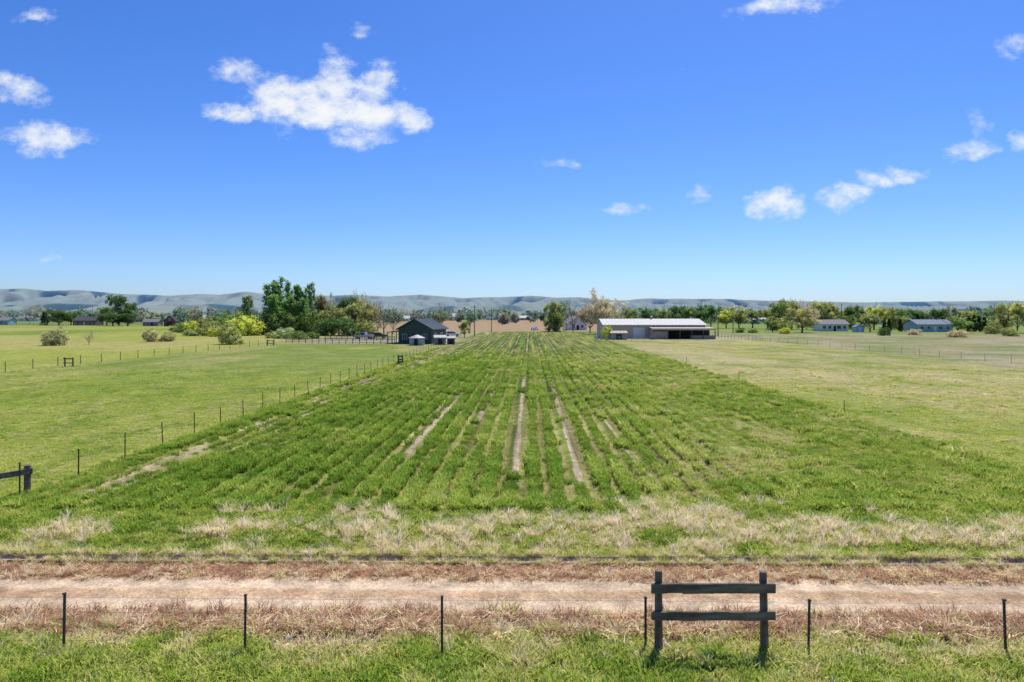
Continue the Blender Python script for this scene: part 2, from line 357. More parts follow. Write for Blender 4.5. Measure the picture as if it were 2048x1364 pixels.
ng.interface.new_socket("Geometry", in_out='INPUT', socket_type='NodeSocketGeometry'); ng.interface.new_socket("Geometry", in_out='OUTPUT', socket_type='NodeSocketGeometry')
N = ng.nodes; Lk = ng.links
gi = N.new("NodeGroupInput"); go = N.new("NodeGroupOutput"); ci = N.new("GeometryNodeCollectionInfo"); ci.inputs[0].default_value = protos; ci.inputs[1].default_value = True; ci.inputs[2].default_value = True
ip = N.new("GeometryNodeInstanceOnPoints"); ip.inputs["Pick Instance"].default_value = True
def na(nm, ty):
    x = N.new("GeometryNodeInputNamedAttribute"); x.data_type = ty; x.inputs[0].default_value = nm; return x.outputs[0]
er = N.new("FunctionNodeEulerToRotation"); Lk.new(na("rot", 'FLOAT_VECTOR'), er.inputs[0])
Lk.new(gi.outputs[0], ip.inputs["Points"]); Lk.new(ci.outputs[0], ip.inputs["Instance"]); Lk.new(na("idx", 'INT'), ip.inputs["Instance Index"])
Lk.new(er.outputs[0], ip.inputs["Rotation"]); Lk.new(na("scl", 'FLOAT_VECTOR'), ip.inputs["Scale"]); Lk.new(ip.outputs[0], go.inputs[0])
def scatter(name, label, X, Y, typ, tint, sc, hs=1.0, cat="grass", Z=None):
    k = len(X); Z = height(X, Y) if Z is None else Z
    me = bpy.data.meshes.new(name); me.vertices.add(k)
    me.vertices.foreach_set("co", np.stack([X, Y, Z], -1).astype(np.float32).ravel())
    a = me.attributes.new("idx", 'INT', 'POINT'); a.data.foreach_set("value", (typ*3+rng.integers(0, 3, k)).astype(np.int32))
    a = me.attributes.new("tint", 'FLOAT', 'POINT'); a.data.foreach_set("value", np.clip(tint, 0, 1).astype(np.float32))
    a = me.attributes.new("rot", 'FLOAT_VECTOR', 'POINT'); a.data.foreach_set("vector", np.stack([rng.normal(0, .1, k), rng.normal(0, .1, k), rng.uniform(0, 6.28, k)], -1).astype(np.float32).ravel())
    sc = np.broadcast_to(sc, (k,)); a = me.attributes.new("scl", 'FLOAT_VECTOR', 'POINT'); a.data.foreach_set("vector", np.stack([sc, sc, sc*hs], -1).astype(np.float32).ravel())
    o = bpy.data.objects.new(name, me); COL.objects.link(o); md = o.modifiers.new("scatter", 'NODES'); md.node_group = ng
    o["kind"] = "stuff"; o["label"] = label; o["category"] = cat
    return o
def rect(n_per_m2, x0, x1, t0, t1):
    k = int(n_per_m2*(x1-x0)*(t1-t0)); X = rng.uniform(x0, x1, k); t = rng.uniform(t0, t1, k); return X, t-.0132*X, t
U = rng.uniform
X, Y, t = rect(70, -14, 14, 10.6, 14.1); k = len(X)
nz = fbm(X*.5, Y*.8, 50); nf = fbm(X*2, Y*2, 51)
tt = t+1.0*(nz-.5)+.5*(nf-.5)
keep = U(0, 1, k) < 1-.7*sst(12.9, 13.7, tt); X, Y, t, nz, nf, tt = [q[keep] for q in (X, Y, t, nz, nf, tt)]; k = len(X)
tint = .06+.54*nf+.34*(nz-.3)+.22*sst(12.6, 13.6, tt)+rng.normal(0, .09, k)
typ = np.where(U(0, 1, k) < .18*(1-sst(12.8, 13.6, tt))+.04, 0, 1)
scatter("verge_grass", "lush green roadside grass along the wire fence", X, Y, typ, tint, U(.6, 1.4, k)*np.where(typ == 0, .85, 1.3), 1.15)
X, Y, t = rect(16, -15, 15, 12.2, 14.5); k = len(X); nz = fbm(X*.7, Y*.9, 52); kp = U(0, 1, k) < (.15+.85*sst(.42, .6, nz))*sst(12.2, 13.3, t); X, Y = X[kp], Y[kp]; k = len(X)
scatter("dry_grass", "pale dry grass tufts along the ditch bank", X, Y, np.full(k, 2), U(.58, .86, k), U(.35, .7, k))
X, Y, t = rect(70, -15, 15, 13.8, 15.3); k = len(X); nz = fbm(X*.9, Y*1.4, 53); kp = U(0, 1, k) < sst(.2, .5, nz)*(1-sst(14.95, 15.3, t)); X, Y, nz = X[kp], Y[kp], nz[kp]; k = len(X)
tint = np.where(U(0, 1, k) < .20, U(.72, .9, k), U(.94, 1.0, k)); tint = np.where(U(0, 1, k) < .04, .3, tint); typ = np.where(U(0, 1, k) < .03, 2, 3)
scatter("weeds", "rough reddish-brown dead weeds on a low bank", X, Y, typ, np.where(typ == 2, .80, tint), U(.6, 1.4, k)*np.where(typ == 2, .5, 1), 1.3, "weeds")
X, Y, t = rect(20, -18, 18, 15.2, 17.5); k = len(X); nz = fbm(X*.8, Y*2, 54); tr = (np.abs(t-15.72) < .3) | (np.abs(t-16.85) < .33)
kp = U(0, 1, k) < np.where(tr, .02, .7)*sst(.3, .55, nz); X, Y = X[kp], Y[kp]; k = len(X)
scatter("track_stubble", "sparse dry stubble on the dirt track", X, Y, np.full(k, 3), U(.72, .95, k), U(.3, .55, k), .35)
X, Y, t = rect(50, -20, 20, 17.2, 18.25); k = len(X); nz = fbm(X*.5, Y*1.4, 55)
typ = np.where(U(0, 1, k) < .09*sst(.45, .6, nz)*3, 2, 3); tint = np.where(typ == 2, U(.7, .88, k), np.where(U(0, 1, k) < .3, U(.65, .9, k), U(.92, 1, k)))
scatter("ditch_weeds", "red and straw coloured weeds lining the ditch", X, Y, typ, tint, U(.5, 1.1, k)*np.where(typ == 2, .6, .9), .9, "weeds")
k = 2600; X = U(-22, 22, k); sd = U(0, 1, k) < .5; t = np.where(sd, 18.23+rng.normal(0, .03, k), 18.78+rng.normal(0, .04, k)); nz = fbm(X*.6, t*3, 64); kp = U(0, 1, k) < np.where(sd, .9*sst(.42, .56, nz), .9); X, t, sd = X[kp], t[kp], sd[kp]; k = len(X)
scatter("ditch_edge_grass", "straw and green grass drooping over the ditch edge", X, t-.0132*X, np.where(U(0, 1, k) < .5, 2, 1), U(.4, .86, k), U(.4, .75, k)*np.where(sd, .85, 1.0), .9, Z=np.full(k, -.12))
X, Y, t = rect(40, -24, 24, 18.84, 23.8); k = len(X); nz = fbm(X*.45, Y*.8, 56); nf = fbm(X*1.6, Y*2, 57)
dry = sst(.45, .56, nz+.05*(X > -5)-.04*(X < -10)-.17*sst(20.3, 22.3, t)+.02)
typ = np.where(U(0, 1, k) < .26*dry, 2, np.where(U(0, 1, k) < .24*(1-dry)+.08, 0, 1))
tint = np.where(typ == 2, U(.74, .87, k), .04+.54*nf+.22*dry+rng.normal(0, .08, k))
scatter("headland_grass", "mixed green and straw grass between ditch and crop", X, Y, typ, tint, U(.6, 1.25, k)*np.where(typ == 2, .82, np.where(typ == 0, .95, 1.2)), 1.05)
def fan(D0, D1, p, cnt):
    D = D0+(D1-D0)*U(0, 1, cnt)**p; X = U(-1, 1, cnt)*(.80*D+2); return X, D
cnt = 80000
X, Y = fan(22.8, 135, 1.45, cnt); s = X-K*Y; t = Y+.0132*X
infield = (s > -18) & (s < 20.6)
cl = fbm(s*.35, Y*.14, 58); cf = fbm(X*1.1, Y*.8, 59); cc_ = fbm(s*.6, Y*.35, 66)
lush = sst(.40, .56, cl*.5+cf*.5+.07*(1-sst(3.5, 6.5, np.abs(s+8)))-.02*sst(0, 5, s)+.05*sst(10, 14, s)*(1-sst(40, 60, Y)))
isA = infield & (U(0, 1, cnt) < (.50*lush+.16*(s < 9)+.06)*(1-.3*sst(7, 11, s)))
srow = (np.round(s/ROW-.5)+.5)*ROW-.27
snap = (s > -17) & (s < 10+2.5*rng.normal(0, 1, cnt)) & (U(0, 1, cnt) < .96)
snew = np.where(snap & infield & (isA | (U(0, 1, cnt) < .85)), srow+rng.normal(0, .05, cnt)*(1+.5*(~isA)), s); X = snew+K*Y; s = snew
rm = rutmask(s, Y, .10)
typ = np.where(isA, 0, 1)
tint = np.where(isA, -.03+.46*cf+rng.normal(0, .07, cnt), .38+.24*(cf-.5)*2-.14*lush+rng.normal(0, .06, cnt))
nd = fbm(X*.35, Y*.2, 61); tint += np.where(isA, .12*sst(.5, .66, nd), .22*sst(.50, .66, nd))
tint += .06*sst(45, 110, Y)*isA+.07*sst(-1, 8, s)*isA-.05*(1-sst(3.5, 7, np.abs(s+8)))*isA
bare = infield & (np.abs(s+15.6) < 1.2) & (fbm(X*.6, Y*.22, 22) > .56)
kp = (rm < .3) & ~(bare & (U(0, 1, cnt) < .8)) & (np.abs(s+18.1) > .12) & infield & (U(0, 1, cnt) < 1-.95*sst(85, 134, Y))
kp &= (cc_ > .38) | (U(0, 1, cnt) < .5)
sc = np.where(isA, U(.65, 1.25, cnt)*(.75+.45*lush), U(.7, 1.2, cnt))*(1+Y/260)
scatter("field_grass", "green crop and grass clumps growing in long rows", X[kp], Y[kp], typ[kp], tint[kp], sc[kp], 1.15)
kp = (~infield) & (np.abs(s+18.1) > .2) & (U(0, 1, cnt) < .8*(1-sst(45, 100, Y)))
kk = kp.sum(); pn = fbm(X[kp]*.5, Y[kp]*.4, 14); tp = .38+.06*(s[kp] > 0)+.30*(fbm(X[kp]*.3, Y[kp]*.2, 62)-.4)+.2*sst(.5, .65, fbm(X[kp]*.08+5, Y[kp]*.06, 63))*(s[kp] > 0)-.14*sst(.54, .64, pn)+rng.normal(0, .05, kk)
scatter("pasture_grass", "short grazed pasture grass with straw patches", X[kp], Y[kp], np.where((U(0, 1, kk) < .03) & (s[kp] > 0), 0, 1), tp, U(.7, 1.4, kk)*(1+Y[kp]/160), .6)
k = 1300; Yf = 24+110*U(0, 1, k)**1.3; sf = -18.1+rng.normal(0, .22, k)
scatter("fence_line_grass", "uncut green weeds growing along a wire fence", sf+K*Yf, Yf, np.where(U(0, 1, k) < .4, 0, 1), U(.05, .5, k), U(.5, 1.0, k))

# ------------------------------------------------------------------ trees
m, n, l, p = nt("leaf"); LM = m
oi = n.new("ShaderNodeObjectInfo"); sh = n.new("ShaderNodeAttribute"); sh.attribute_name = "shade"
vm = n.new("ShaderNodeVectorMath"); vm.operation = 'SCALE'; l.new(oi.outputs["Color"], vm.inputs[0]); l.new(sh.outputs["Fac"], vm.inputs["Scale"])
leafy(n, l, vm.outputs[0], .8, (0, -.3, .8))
def leafcloud(C, size, r, shade):
    k = len(C); a = r.normal(0, 1, (k, 3)); a /= np.linalg.norm(a, axis=1)[:, None]
    b = np.cross(a, r.normal(0, 1, (k, 3))); b /= np.linalg.norm(b, axis=1)[:, None]
    s = (size*r.uniform(.6, 1.4, k))[:, None]
    V = np.stack([C-a*s, C+b*s*.6, C+a*s, C-b*s*.6], 1).reshape(-1, 3)
    return V, np.arange(4*k).reshape(-1, 4), np.repeat(shade*r.uniform(.85, 1.15, k), 4)
def build_tree(kind, seed):
    r = np.random.default_rng(seed); mb = MB(); tips = []
    def limb(p, d, L, rad, depth, spread, up):
        q = p
        for k in range(3):
            d2 = (d+Vector(r.normal(0, .13, 3))+Vector((0, 0, up*.1))).normalized(); e = q+d2*(L/3)
            mb.cyl(q, e, rad*(1-.22*k), rad*(1-.22*(k+1)), 5); q = e; d = d2
            tips.append((q.copy(), depth))
            if depth > 0 and k >= 0:
                for _ in range(2 if k else 1):
                    az = r.uniform(0, 6.28); sdv = Vector((math.cos(az), math.sin(az), r.uniform(-.1, .5)))
                    limb(q, (d*(1-spread)+sdv*spread).normalized(), L*r.uniform(.5, .7), rad*.45, depth-1, spread, up)
    if kind in ('round', 'budding', 'bare'):
        mb.cyl((0, 0, -.1), (.1, 0, 2.0), .28, .2, 8)
        for i in range(6):
            az = i*1.05+r.uniform(-.3, .3); el = r.uniform(.6, 1.4)
            limb(Vector((.1, 0, 1.4+.3*r.random())), Vector((math.cos(az), math.sin(az), el)).normalized(), r.uniform(4, 5.2), .11, 2 if kind in ('bare', 'budding') else 1, .5, .6)
        limb(Vector((.1, 0, 1.9)), Vector((0, 0, 1)), 5.5, .16, 2 if kind in ('bare', 'budding') else 1, .45, 1)
    elif kind == 'poplar':
        mb.cyl((0, 0, -.1), (0, 0, 8.5), .2, .04, 7)
        for i in range(12):
            az = i*2.4; z = 1+i*.5; limb(Vector((0, 0, z)), Vector((math.cos(az)*.5, math.sin(az)*.5, 1)).normalized(), 2.2, .05, 0, .3, .4)
    elif kind == 'juniper':
        mb.cyl((0, 0, -.1), (0, 0, 7), .18, .04, 7)
    else:
        for i in range(9):
            az = i*.7; limb(Vector((math.cos(az)*.2, math.sin(az)*.2, -.1)), Vector((math.cos(az), math.sin(az), 1.3)).normalized(), r.uniform(3, 5), .1, 1, .4, .3)
    C = []; Sh = []; size = .2
    def clump(c, rad, nl, sh):
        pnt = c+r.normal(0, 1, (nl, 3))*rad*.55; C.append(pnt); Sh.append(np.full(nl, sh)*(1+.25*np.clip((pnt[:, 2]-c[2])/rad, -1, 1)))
    if kind == 'round':
        lob = [(r.normal(0, 1.7, 2), r.uniform(3.0, 8)) for _ in range(10)]
        for _ in range(120):
            q, zc = lob[r.integers(len(lob))]; d = r.normal(0, 1, 3); d /= np.linalg.norm(d)
            c = np.array([q[0], q[1], zc])+d*r.uniform(.6, 1.7)*np.array([1.15, 1.15, 1.0]); c[2] = min(max(c[2], 1.0), 9.6)
            if np.hypot(c[0], c[1]) > 4.1: continue
            clump(c, r.uniform(.45, .8), 42, r.uniform(.5, 1.4))
        size = .2
    elif kind == 'poplar':
        sub = [(r.uniform(-.9, .9), r.uniform(-.9, .9), r.uniform(7.2, 9.8)) for _ in range(4)]
        for _ in range(110):
            sx, sy, zt = sub[r.integers(4)]; z = zt*r.uniform(.08, 1.0); R = .75*math.sin(math.pi*min(1, max(0.05, z/zt*.97))**.75)**.8+.1; az = r.uniform(0, 6.28); q = R*math.sqrt(r.random())
            clump(np.array([sx*.8+math.cos(az)*q, sy*.8+math.sin(az)*q, z]), .36, 38, r.uniform(.45, 1.5))
        size = .15
    elif kind == 'juniper':
        for _ in range(90):
            z = r.uniform(.3, 9.6); R = 1.15*(1-(z/10)**2.2)**.6; az = r.uniform(0, 6.28); q = R*r.uniform(.5, 1)
            clump(np.array([math.cos(az)*q, math.sin(az)*q, z]), .35, 40, r.uniform(.7, 1.25))
        size = .16
    elif kind == 'budding':
        for tp, dp in tips:
            if dp == 0 and r.random() < .75: clump(np.array(tp), .42, 18, r.uniform(.7, 1.3))
        size = .16
    elif kind == 'bare':
        for tp, dp in tips:
            if dp == 0 and r.random() < .12: clump(np.array(tp), .3, 6, r.uniform(.7, 1.2))
        size = .1
    else:
        lob = [(r.uniform(-1.8, 1.8, 2), r.uniform(.75, 1.05)) for _ in range(4)]
        for _ in range(100):
            az = r.uniform(0, 6.28); q = 3.9*math.sqrt(r.random()); x_, y_ = math.cos(az)*q, math.sin(az)*q
            zt = max([hh*9.3*math.sqrt(max(0.06, 1-((x_-lx)**2+(y_-ly)**2)/15.0)) for (lx, ly), hh in lob])
            z = zt*r.uniform(.05, 1)
            clump(np.array([x_, y_, max(.4, z)]), r.uniform(.6, 1.0), 42, r.uniform(.5, 1.4))
        size = .24
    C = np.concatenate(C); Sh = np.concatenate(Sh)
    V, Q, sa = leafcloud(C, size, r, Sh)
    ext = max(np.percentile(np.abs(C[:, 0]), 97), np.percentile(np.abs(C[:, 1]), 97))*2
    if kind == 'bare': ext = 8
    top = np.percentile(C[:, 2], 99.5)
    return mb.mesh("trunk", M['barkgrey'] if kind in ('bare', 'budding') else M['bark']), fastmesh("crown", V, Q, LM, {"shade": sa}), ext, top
TP = {}
def tree(kind, b, D, ytop, wpx, colr, name, label, group=None):
    v = random.randint(0, 2 if kind in ('round', 'shrub', 'poplar') else 1)
    if (kind, v) not in TP: TP[(kind, v)] = build_tree(kind, 100+v*7+len(kind)*31)
    tm, cm, ext, top = TP[(kind, v)]
    x = gx(b, D); h = hz(ytop, D); w = wpx/F*D
    th = thing(name, label, "shrub" if "shrub" in name or "bush" in name else "tree", (x, D, 0), random.uniform(0, 6.28), group)
    j = (random.uniform(.9, 1.1)); sx = w/ext; sz = h/top
    for nm, me in (("trunk", tm), ("crown", cm)):
        o = part(nm, me, None, th); o.scale = (sx*j, sx/j, sz)
        if nm == "crown":
            u = random.uniform(.85, 1.15)*1.45; o.color = (colr[0]*u, colr[1]*u, colr[2]*u, 1)
DG = (.06, .105, .03); MG = (.11, .155, .04); OL = (.19, .20, .065); YG = (.29, .31, .05); TN = (.28, .22, .14); JU = (.02, .04, .018); BR = (.16, .155, .07); PG = (.22, .26, .11)
T = tree
gw = "trees around a farmhouse"
for a in [('round', 118, 430, 620, 42, DG), ('round', 142, 440, 622, 36, DG), ('round', 238, 420, 591, 44, DG), ('round', 258, 425, 606, 30, DG), ('round', 214, 425, 614, 34, MG), ('round', 226, 400, 625, 40, DG), ('round', 255, 402, 627, 34, DG)]:
    T(*a, "broadleaf_tree", "dark green leafy tree beside a distant farmhouse", gw)
T('juniper', 90, 430, 624, 13, JU, "conifer_tree", "dark columnar conifer at a farmyard edge")
for a in [('shrub', 352, 262, 650, 26, OL), ('shrub', 372, 255, 643, 34, MG), ('shrub', 392, 245, 639, 40, YG), ('shrub', 415, 238, 634, 40, OL), ('shrub', 438, 250, 631, 36, MG), ('shrub', 458, 262, 628, 38, MG), ('shrub', 408, 215, 654, 40, OL), ('shrub', 380, 212, 660, 30, PG), ('shrub', 436, 206, 655, 34, YG)]:
    T(*a, "shrub", "olive green shrub in an overgrown ditch line", "shrubs along a ditch line")
T('shrub', 492, 216, 627, 62, YG, "bush", "large bright yellow-green rounded bush")
T('shrub', 461, 152, 648, 50, (.20, .22, .07), "small_tree", "low leaning olive tree casting a dark shadow")
T('shrub', 109, 146, 656, 40, (.24, .23, .11), "shrub", "pale olive shrub alone in the meadow")
T('bare', 178, 150, 660, 22, TN, "bare_shrub", "small bare grey shrub in the meadow")
T('shrub', 302, 166, 657, 30, (.26, .24, .11), "shrub", "pale olive shrub alone in the meadow")
T('shrub', 336, 168, 664, 26, (.26, .24, .11), "shrub", "pale olive shrub alone in the meadow")
T('poplar', 494, 300, 592, 20, MG, "poplar_tree", "single narrow green poplar")
for b, D, yt, w in [(541, 236, 567, 28), (558, 240, 557, 29), (577, 234, 564, 27), (594, 238, 572, 25), (609, 232, 578, 22), (621, 236, 567, 15), (548, 226, 590, 32), (574, 224, 594, 32), (598, 224, 598, 30)]:
    T('poplar', b, D, yt, w, (.09, .15, .04), "poplar_tree", "tall dense green poplar in a windbreak", "poplars in a windbreak")
for b, yt, w in [(528, 628, 40), (560, 622, 44), (592, 628, 44), (620, 622, 36)]:
    T('shrub', b, 222, yt, w, MG, "shrub", "dark green undergrowth beneath poplars", "undergrowth beneath poplars")
for a in [('round', 640, 262, 592, 42, BR), ('budding', 664, 255, 588, 46, BR), ('round', 690, 250, 596, 46, DG), ('round', 715, 255, 592, 40, BR), ('budding', 738, 250, 590, 44, BR), ('round', 650, 225, 622, 46, OL), ('round', 678, 222, 616, 50, (.17, .18, .06)), ('round', 708, 226, 606, 48, OL), ('round', 735, 224, 618, 42, (.20, .19, .07)), ('round', 664, 216, 636, 44, DG), ('shrub', 700, 212, 640, 40, DG), ('shrub', 650, 214, 640, 44, DG), ('shrub', 735, 216, 642, 40, OL)]:
    T(*a, "farmyard_tree", "tree coming into olive and brown spring leaf", "grove of mixed trees")
for a in [('bare', 768, 230, 602, 44), ('bare', 786, 236, 614, 30), ('bare', 756, 242, 606, 30)]:
    T(*a, TN, "bare_tree", "leafless grey tree beside the dark green house")
for a in [('shrub', 570, 188, 655, 34, PG), ('shrub', 600, 184, 662, 30, (.12, .16, .05)), ('shrub', 625, 190, 663, 26, MG), ('shrub', 548, 192, 662, 30, OL)]:
    T(*a, "shrub", "low pale green shrub beside a paddock fence")
T('round', 929, 196, 643, 22, MG, "small_tree", "small young green tree by the drive")
T('round', 1110, 268, 604, 42, (.16, .19, .06), "broadleaf_tree", "full olive green tree at the field end")
T('shrub', 1110, 272, 622, 36, (.16, .19, .06), "undergrowth_shrub", "olive undergrowth around a tree base")
T('bare', 1146, 276, 598, 40, TN, "bare_tree", "leafless grey tree at the field end")
T('bare', 1133, 290, 606, 30, TN, "bare_tree", "leafless grey tree at the field end")
T('budding', 1207, 232, 581, 70, (.30, .26, .16), "budding_tree", "large tan tree just coming into leaf beside barn")
T('budding', 1180, 250, 600, 44, (.27, .23, .14), "budding_tree", "brownish tree just coming into leaf")
T('shrub', 1214, 181, 652, 22, YG, "bush", "bright yellow-green bush beside the barn")
for b, yt, w, c in [(1262, 618, 36, MG), (1292, 615, 36, DG), (1325, 617, 36, MG), (1352, 612, 34, DG), (1378, 613, 34, MG), (1402, 609, 32, DG), (1422, 611, 30, DG), (1452, 618, 34, YG), (1478, 614, 38, OL), (1505, 620, 34, MG)]:
    T('round', b, 330+random.uniform(-15, 25), yt, w, c, "broadleaf_tree", "leafy green tree in a row behind the barn", "row of trees behind the barn")
for a in [('round', 1535, 320, 618, 40, OL), ('round', 1560, 300, 606, 44, MG), ('round', 1583, 310, 600, 48, OL), ('budding', 1612, 300, 601, 48, TN), ('round', 1640, 310, 603, 46, OL), ('round', 1604, 250, 617, 52, (.26, .25, .09)), ('round', 1660, 330, 606, 40, OL), ('round', 1700, 320, 612, 38, MG), ('round', 1722, 325, 616, 34, DG), ('round', 1748, 300, 613, 44, YG), ('round', 1776, 305, 615, 40, OL), ('round', 1800, 330, 618, 34, MG), ('round', 1835, 350, 620, 40, DG), ('round', 1875, 345, 618, 38, DG), ('round', 1916, 246, 633, 46, MG), ('round', 1935, 330, 621, 36, OL), ('round', 1985, 310, 617, 40, MG), ('round', 2008, 270, 608, 34, OL), ('round', 2034, 245, 606, 42, (.25, .26, .08)), ('round', 2070, 250, 608, 50, OL), ('round', 1545, 262, 642, 30, MG), ('round', 1740, 262, 628, 36, OL), ('shrub', 1690, 300, 630, 40, MG), ('shrub', 1800, 300, 632, 40, OL), ('shrub', 1950, 300, 632, 50, MG), ('shrub', 1560, 290, 634, 50, OL), ('shrub', 2000, 290, 634, 40, OL)]:
    T(*a, "garden_tree", "spring tree in olive leaf near rural houses", "trees around rural houses")
for b, D, yt in [(1768, 262, 638), (1778, 262, 637), (1800, 266, 638), (1938, 266, 632), (1948, 266, 630), (1958, 266, 633), (1968, 268, 634), (1835, 300, 628)]:
    T('juniper', b, D, yt, 9, JU, "conifer_tree", "dark columnar conifer beside a house", "columnar conifers beside houses")
for a in [('shrub', 1768, 215, 655, 22, DG), ('shrub', 1912, 200, 660, 34, (.3, .25, .14)), ('shrub', 1985, 235, 650, 30, OL), ('shrub', 1828, 222, 658, 24, (.3, .26, .15)), ('shrub', 2020, 210, 655, 30, OL), ('shrub', 1570, 236, 655, 26, YG), ('shrub', 1480, 250, 655, 20, MG), ('shrub', 1505, 248, 657, 18, MG)]:
    T(*a, "shrub", "scruffy shrub at the edge of a weedy field")
r = np.random.default_rng(99); C = []; Sh = []
cols = [np.array(c)*1.25 for c in ((.06, .10, .05), (.10, .15, .06), (.19, .20, .08), (.09, .13, .06), (.20, .18, .10))]
for i in range(1000):
    D = 480+1500*r.random()**1.2; b = r.uniform(-1050, 1050)*1.1; X0 = b/F*D
    if r.random() < .35 and D < 700: continue
    if fbm(np.array([X0*.006]), np.array([D*.004]), 70)[0] < .42: continue
    h = r.uniform(6, 13)*(1+D/4000); w = h*r.uniform(.4, .7); k = 110
    d = r.normal(0, 1, (k, 3)); d /= np.linalg.norm(d, axis=1)[:, None]; d *= r.uniform(.5, 1, (k, 1))
    pnt = np.array([X0, D, h*.52])+d*np.array([w, w, h*.5]); C.append(pnt)
    hzf = min(.75, D/2400); c0 = cols[r.integers(5)]*(1-hzf)+np.array((.16, .235, .26))*hzf  # distance haze blended into the leaf colour, bluer farther off
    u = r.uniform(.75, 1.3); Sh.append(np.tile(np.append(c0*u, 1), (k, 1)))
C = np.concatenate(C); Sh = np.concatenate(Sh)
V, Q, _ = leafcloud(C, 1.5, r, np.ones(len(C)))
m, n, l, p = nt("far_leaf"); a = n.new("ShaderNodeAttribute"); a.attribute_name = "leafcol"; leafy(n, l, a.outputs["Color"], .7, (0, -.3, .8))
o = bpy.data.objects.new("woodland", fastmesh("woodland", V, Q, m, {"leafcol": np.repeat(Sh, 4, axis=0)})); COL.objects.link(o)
o["kind"] = "stuff"; o["label"] = "hazy belt of trees along the valley floor"; o["category"] = "woodland"

# ------------------------------------------------------------------ fences
def tpost(parent, x, y, h, z0=None, tilt=(0, 0)):
    mb = MB()
    mb.box((0, 0, h/2-.15), (.045, .012, h+.3)); mb.box((0, .022, h/2-.15), (.012, .03, h+.3))
    for k in range(int(h/.12)): mb.box((0, -.010, .1+k*.12), (.018, .010, .025))
    mb.box((0, 0, h+.0), (.05, .055, .03)); mm = M['steel']
    z = float(height(np.array([x]), np.array([y]))[0]) if z0 is None else z0
    part("post", mb, mm, parent, (x, y, z), (tilt[0], tilt[1], random.uniform(-.3, .3)))
    return z
def strand(mb, pts, r):
    for a, b in zip(pts[:-1], pts[1:]): mb.cyl(a, b, r, r, 4)
f = thing("wire_fence", "wire fence on dark steel posts beside green verge", "fence")
tops = []
for b, yb, yt, tl in [(-420, 1305, 1188, .0), (127, 1305, 1187, .02), (490, 1309, 1190, .01), (884, 1312, 1193, .0), (1291, 1300, 1195, .0), (1617, 1302, 1200, .02), (2012, 1312, 1199, -.04), (2420, 1312, 1199, 0)]:
    D = H*F/(yb-630); x = gx(b, D); h = hz(yt, D); z = tpost(f, x, D, h-float(height(np.array([x]), np.array([D]))[0]), tilt=(0, tl)); tops.append((x, D, h))
mb = MB()
for fr in (.95, .7, .45, .22): strand(mb, [(x, D-.03, h*fr) for x, D, h in tops], .0020)
part("wire", mb, M['wire'], f)
def brace(bs, D, h, label, rails, ext=.15, pr=.085, tilt=(.0, .0), name="fence_brace", group=None):
    x0, x1 = gx(bs[0], D), gx(bs[1], D); cx = (x0+x1)/2; z = float(height(np.array([cx]), np.array([D]))[0])
    th = thing(name, label, "fence", (cx, D, z), 0, group)
    for i, x in enumerate((x0, x1)):
        mb = MB(); n_ = 12; hh = h+(-.02 if i else 0)
        for q in range(6):
            zz = -.3+(hh+.3)*q/6; z2 = -.3+(hh+.3)*(q+1)/6
            mb.cyl((0, 0, zz), (0, 0, z2), pr*(1.08-.03*q), pr*(1.08-.03*(q+1)), n_)
        part("post", mb, M['wood'], th, (x-cx, 0, 0), (0, tilt[i], 0))
    for zc, hh in rails:
        mb = MB(); L = (x1-x0)+2*ext
        for j in range(8): mb.box((-L/2+L*(j+.5)/8, rng.normal(0, .003), rng.normal(0, .004)), (L/8+.001*j, .06, hh+rng.normal(0, .006)), (0, rng.normal(0, .006), 0))
        part("rail", mb, M['woodrail'], th, (0, -pr-.035, zc))
    return th
brace((1317, 1529), 13.2, 1.57, "weathered dark wooden fence section with two rails", [(1.27, .18), (.74, .165)], ext=.16, pr=.078, tilt=(.0, -.02))
th = thing("wooden_fence", "dark wooden rail fence ending at a post", "fence", (gx(55, 25), 25, 0))
for i, (x, y) in enumerate([(0, 0), (-2.2, -3.2), (-4.4, -6.4)]):
    mb = MB(); mb.cyl((0, 0, -.3), (0, 0, 1.0), .12, .11, 10); part("post", mb, M['wood'], th, (x, y, 0))
mb = MB(); mb.box((-2.2+.1, -3.2, .78), (7.9, .08, .2), (0, 0, math.atan2(-6.4, -4.4))); part("rail", mb, M['woodrail'], th)
f = thing("field_fence", "long wire fence with thin posts beside the crop", "fence"); pts = []
y = 24.2
while y < 140:
    x = -18.1+K*y; z = tpost(f, x, y, random.uniform(1.1, 1.25), tilt=(random.uniform(-.03, .03), random.uniform(-.04, .04))); pts.append((x, y, z)); y += 3.15
mb = MB()
for hh in (1.1, .8, .5): strand(mb, [(a, b, c+hh) for a, b, c in pts], .003)
part("wire", mb, M['wire'], f)
f = thing("meadow_fence", "wooden post and wire fence crossing the meadow", "fence"); pts = []
for i in range(24):
    y = 62+i*4.1; x = -61+K*y+(y-62)*.045; mb = MB(); mb.cyl((0, 0, -.2), (0, 0, 1.2), .045, .04, 6); part("post", mb, M['woodgrey'], f, (x, y, 0)); pts.append((x, y, 0))
mb = MB()
for hh in (1.1, .75, .4): strand(mb, [(a, b, c+hh) for a, b, c in pts], .003)
part("wire", mb, M['wire'], f)
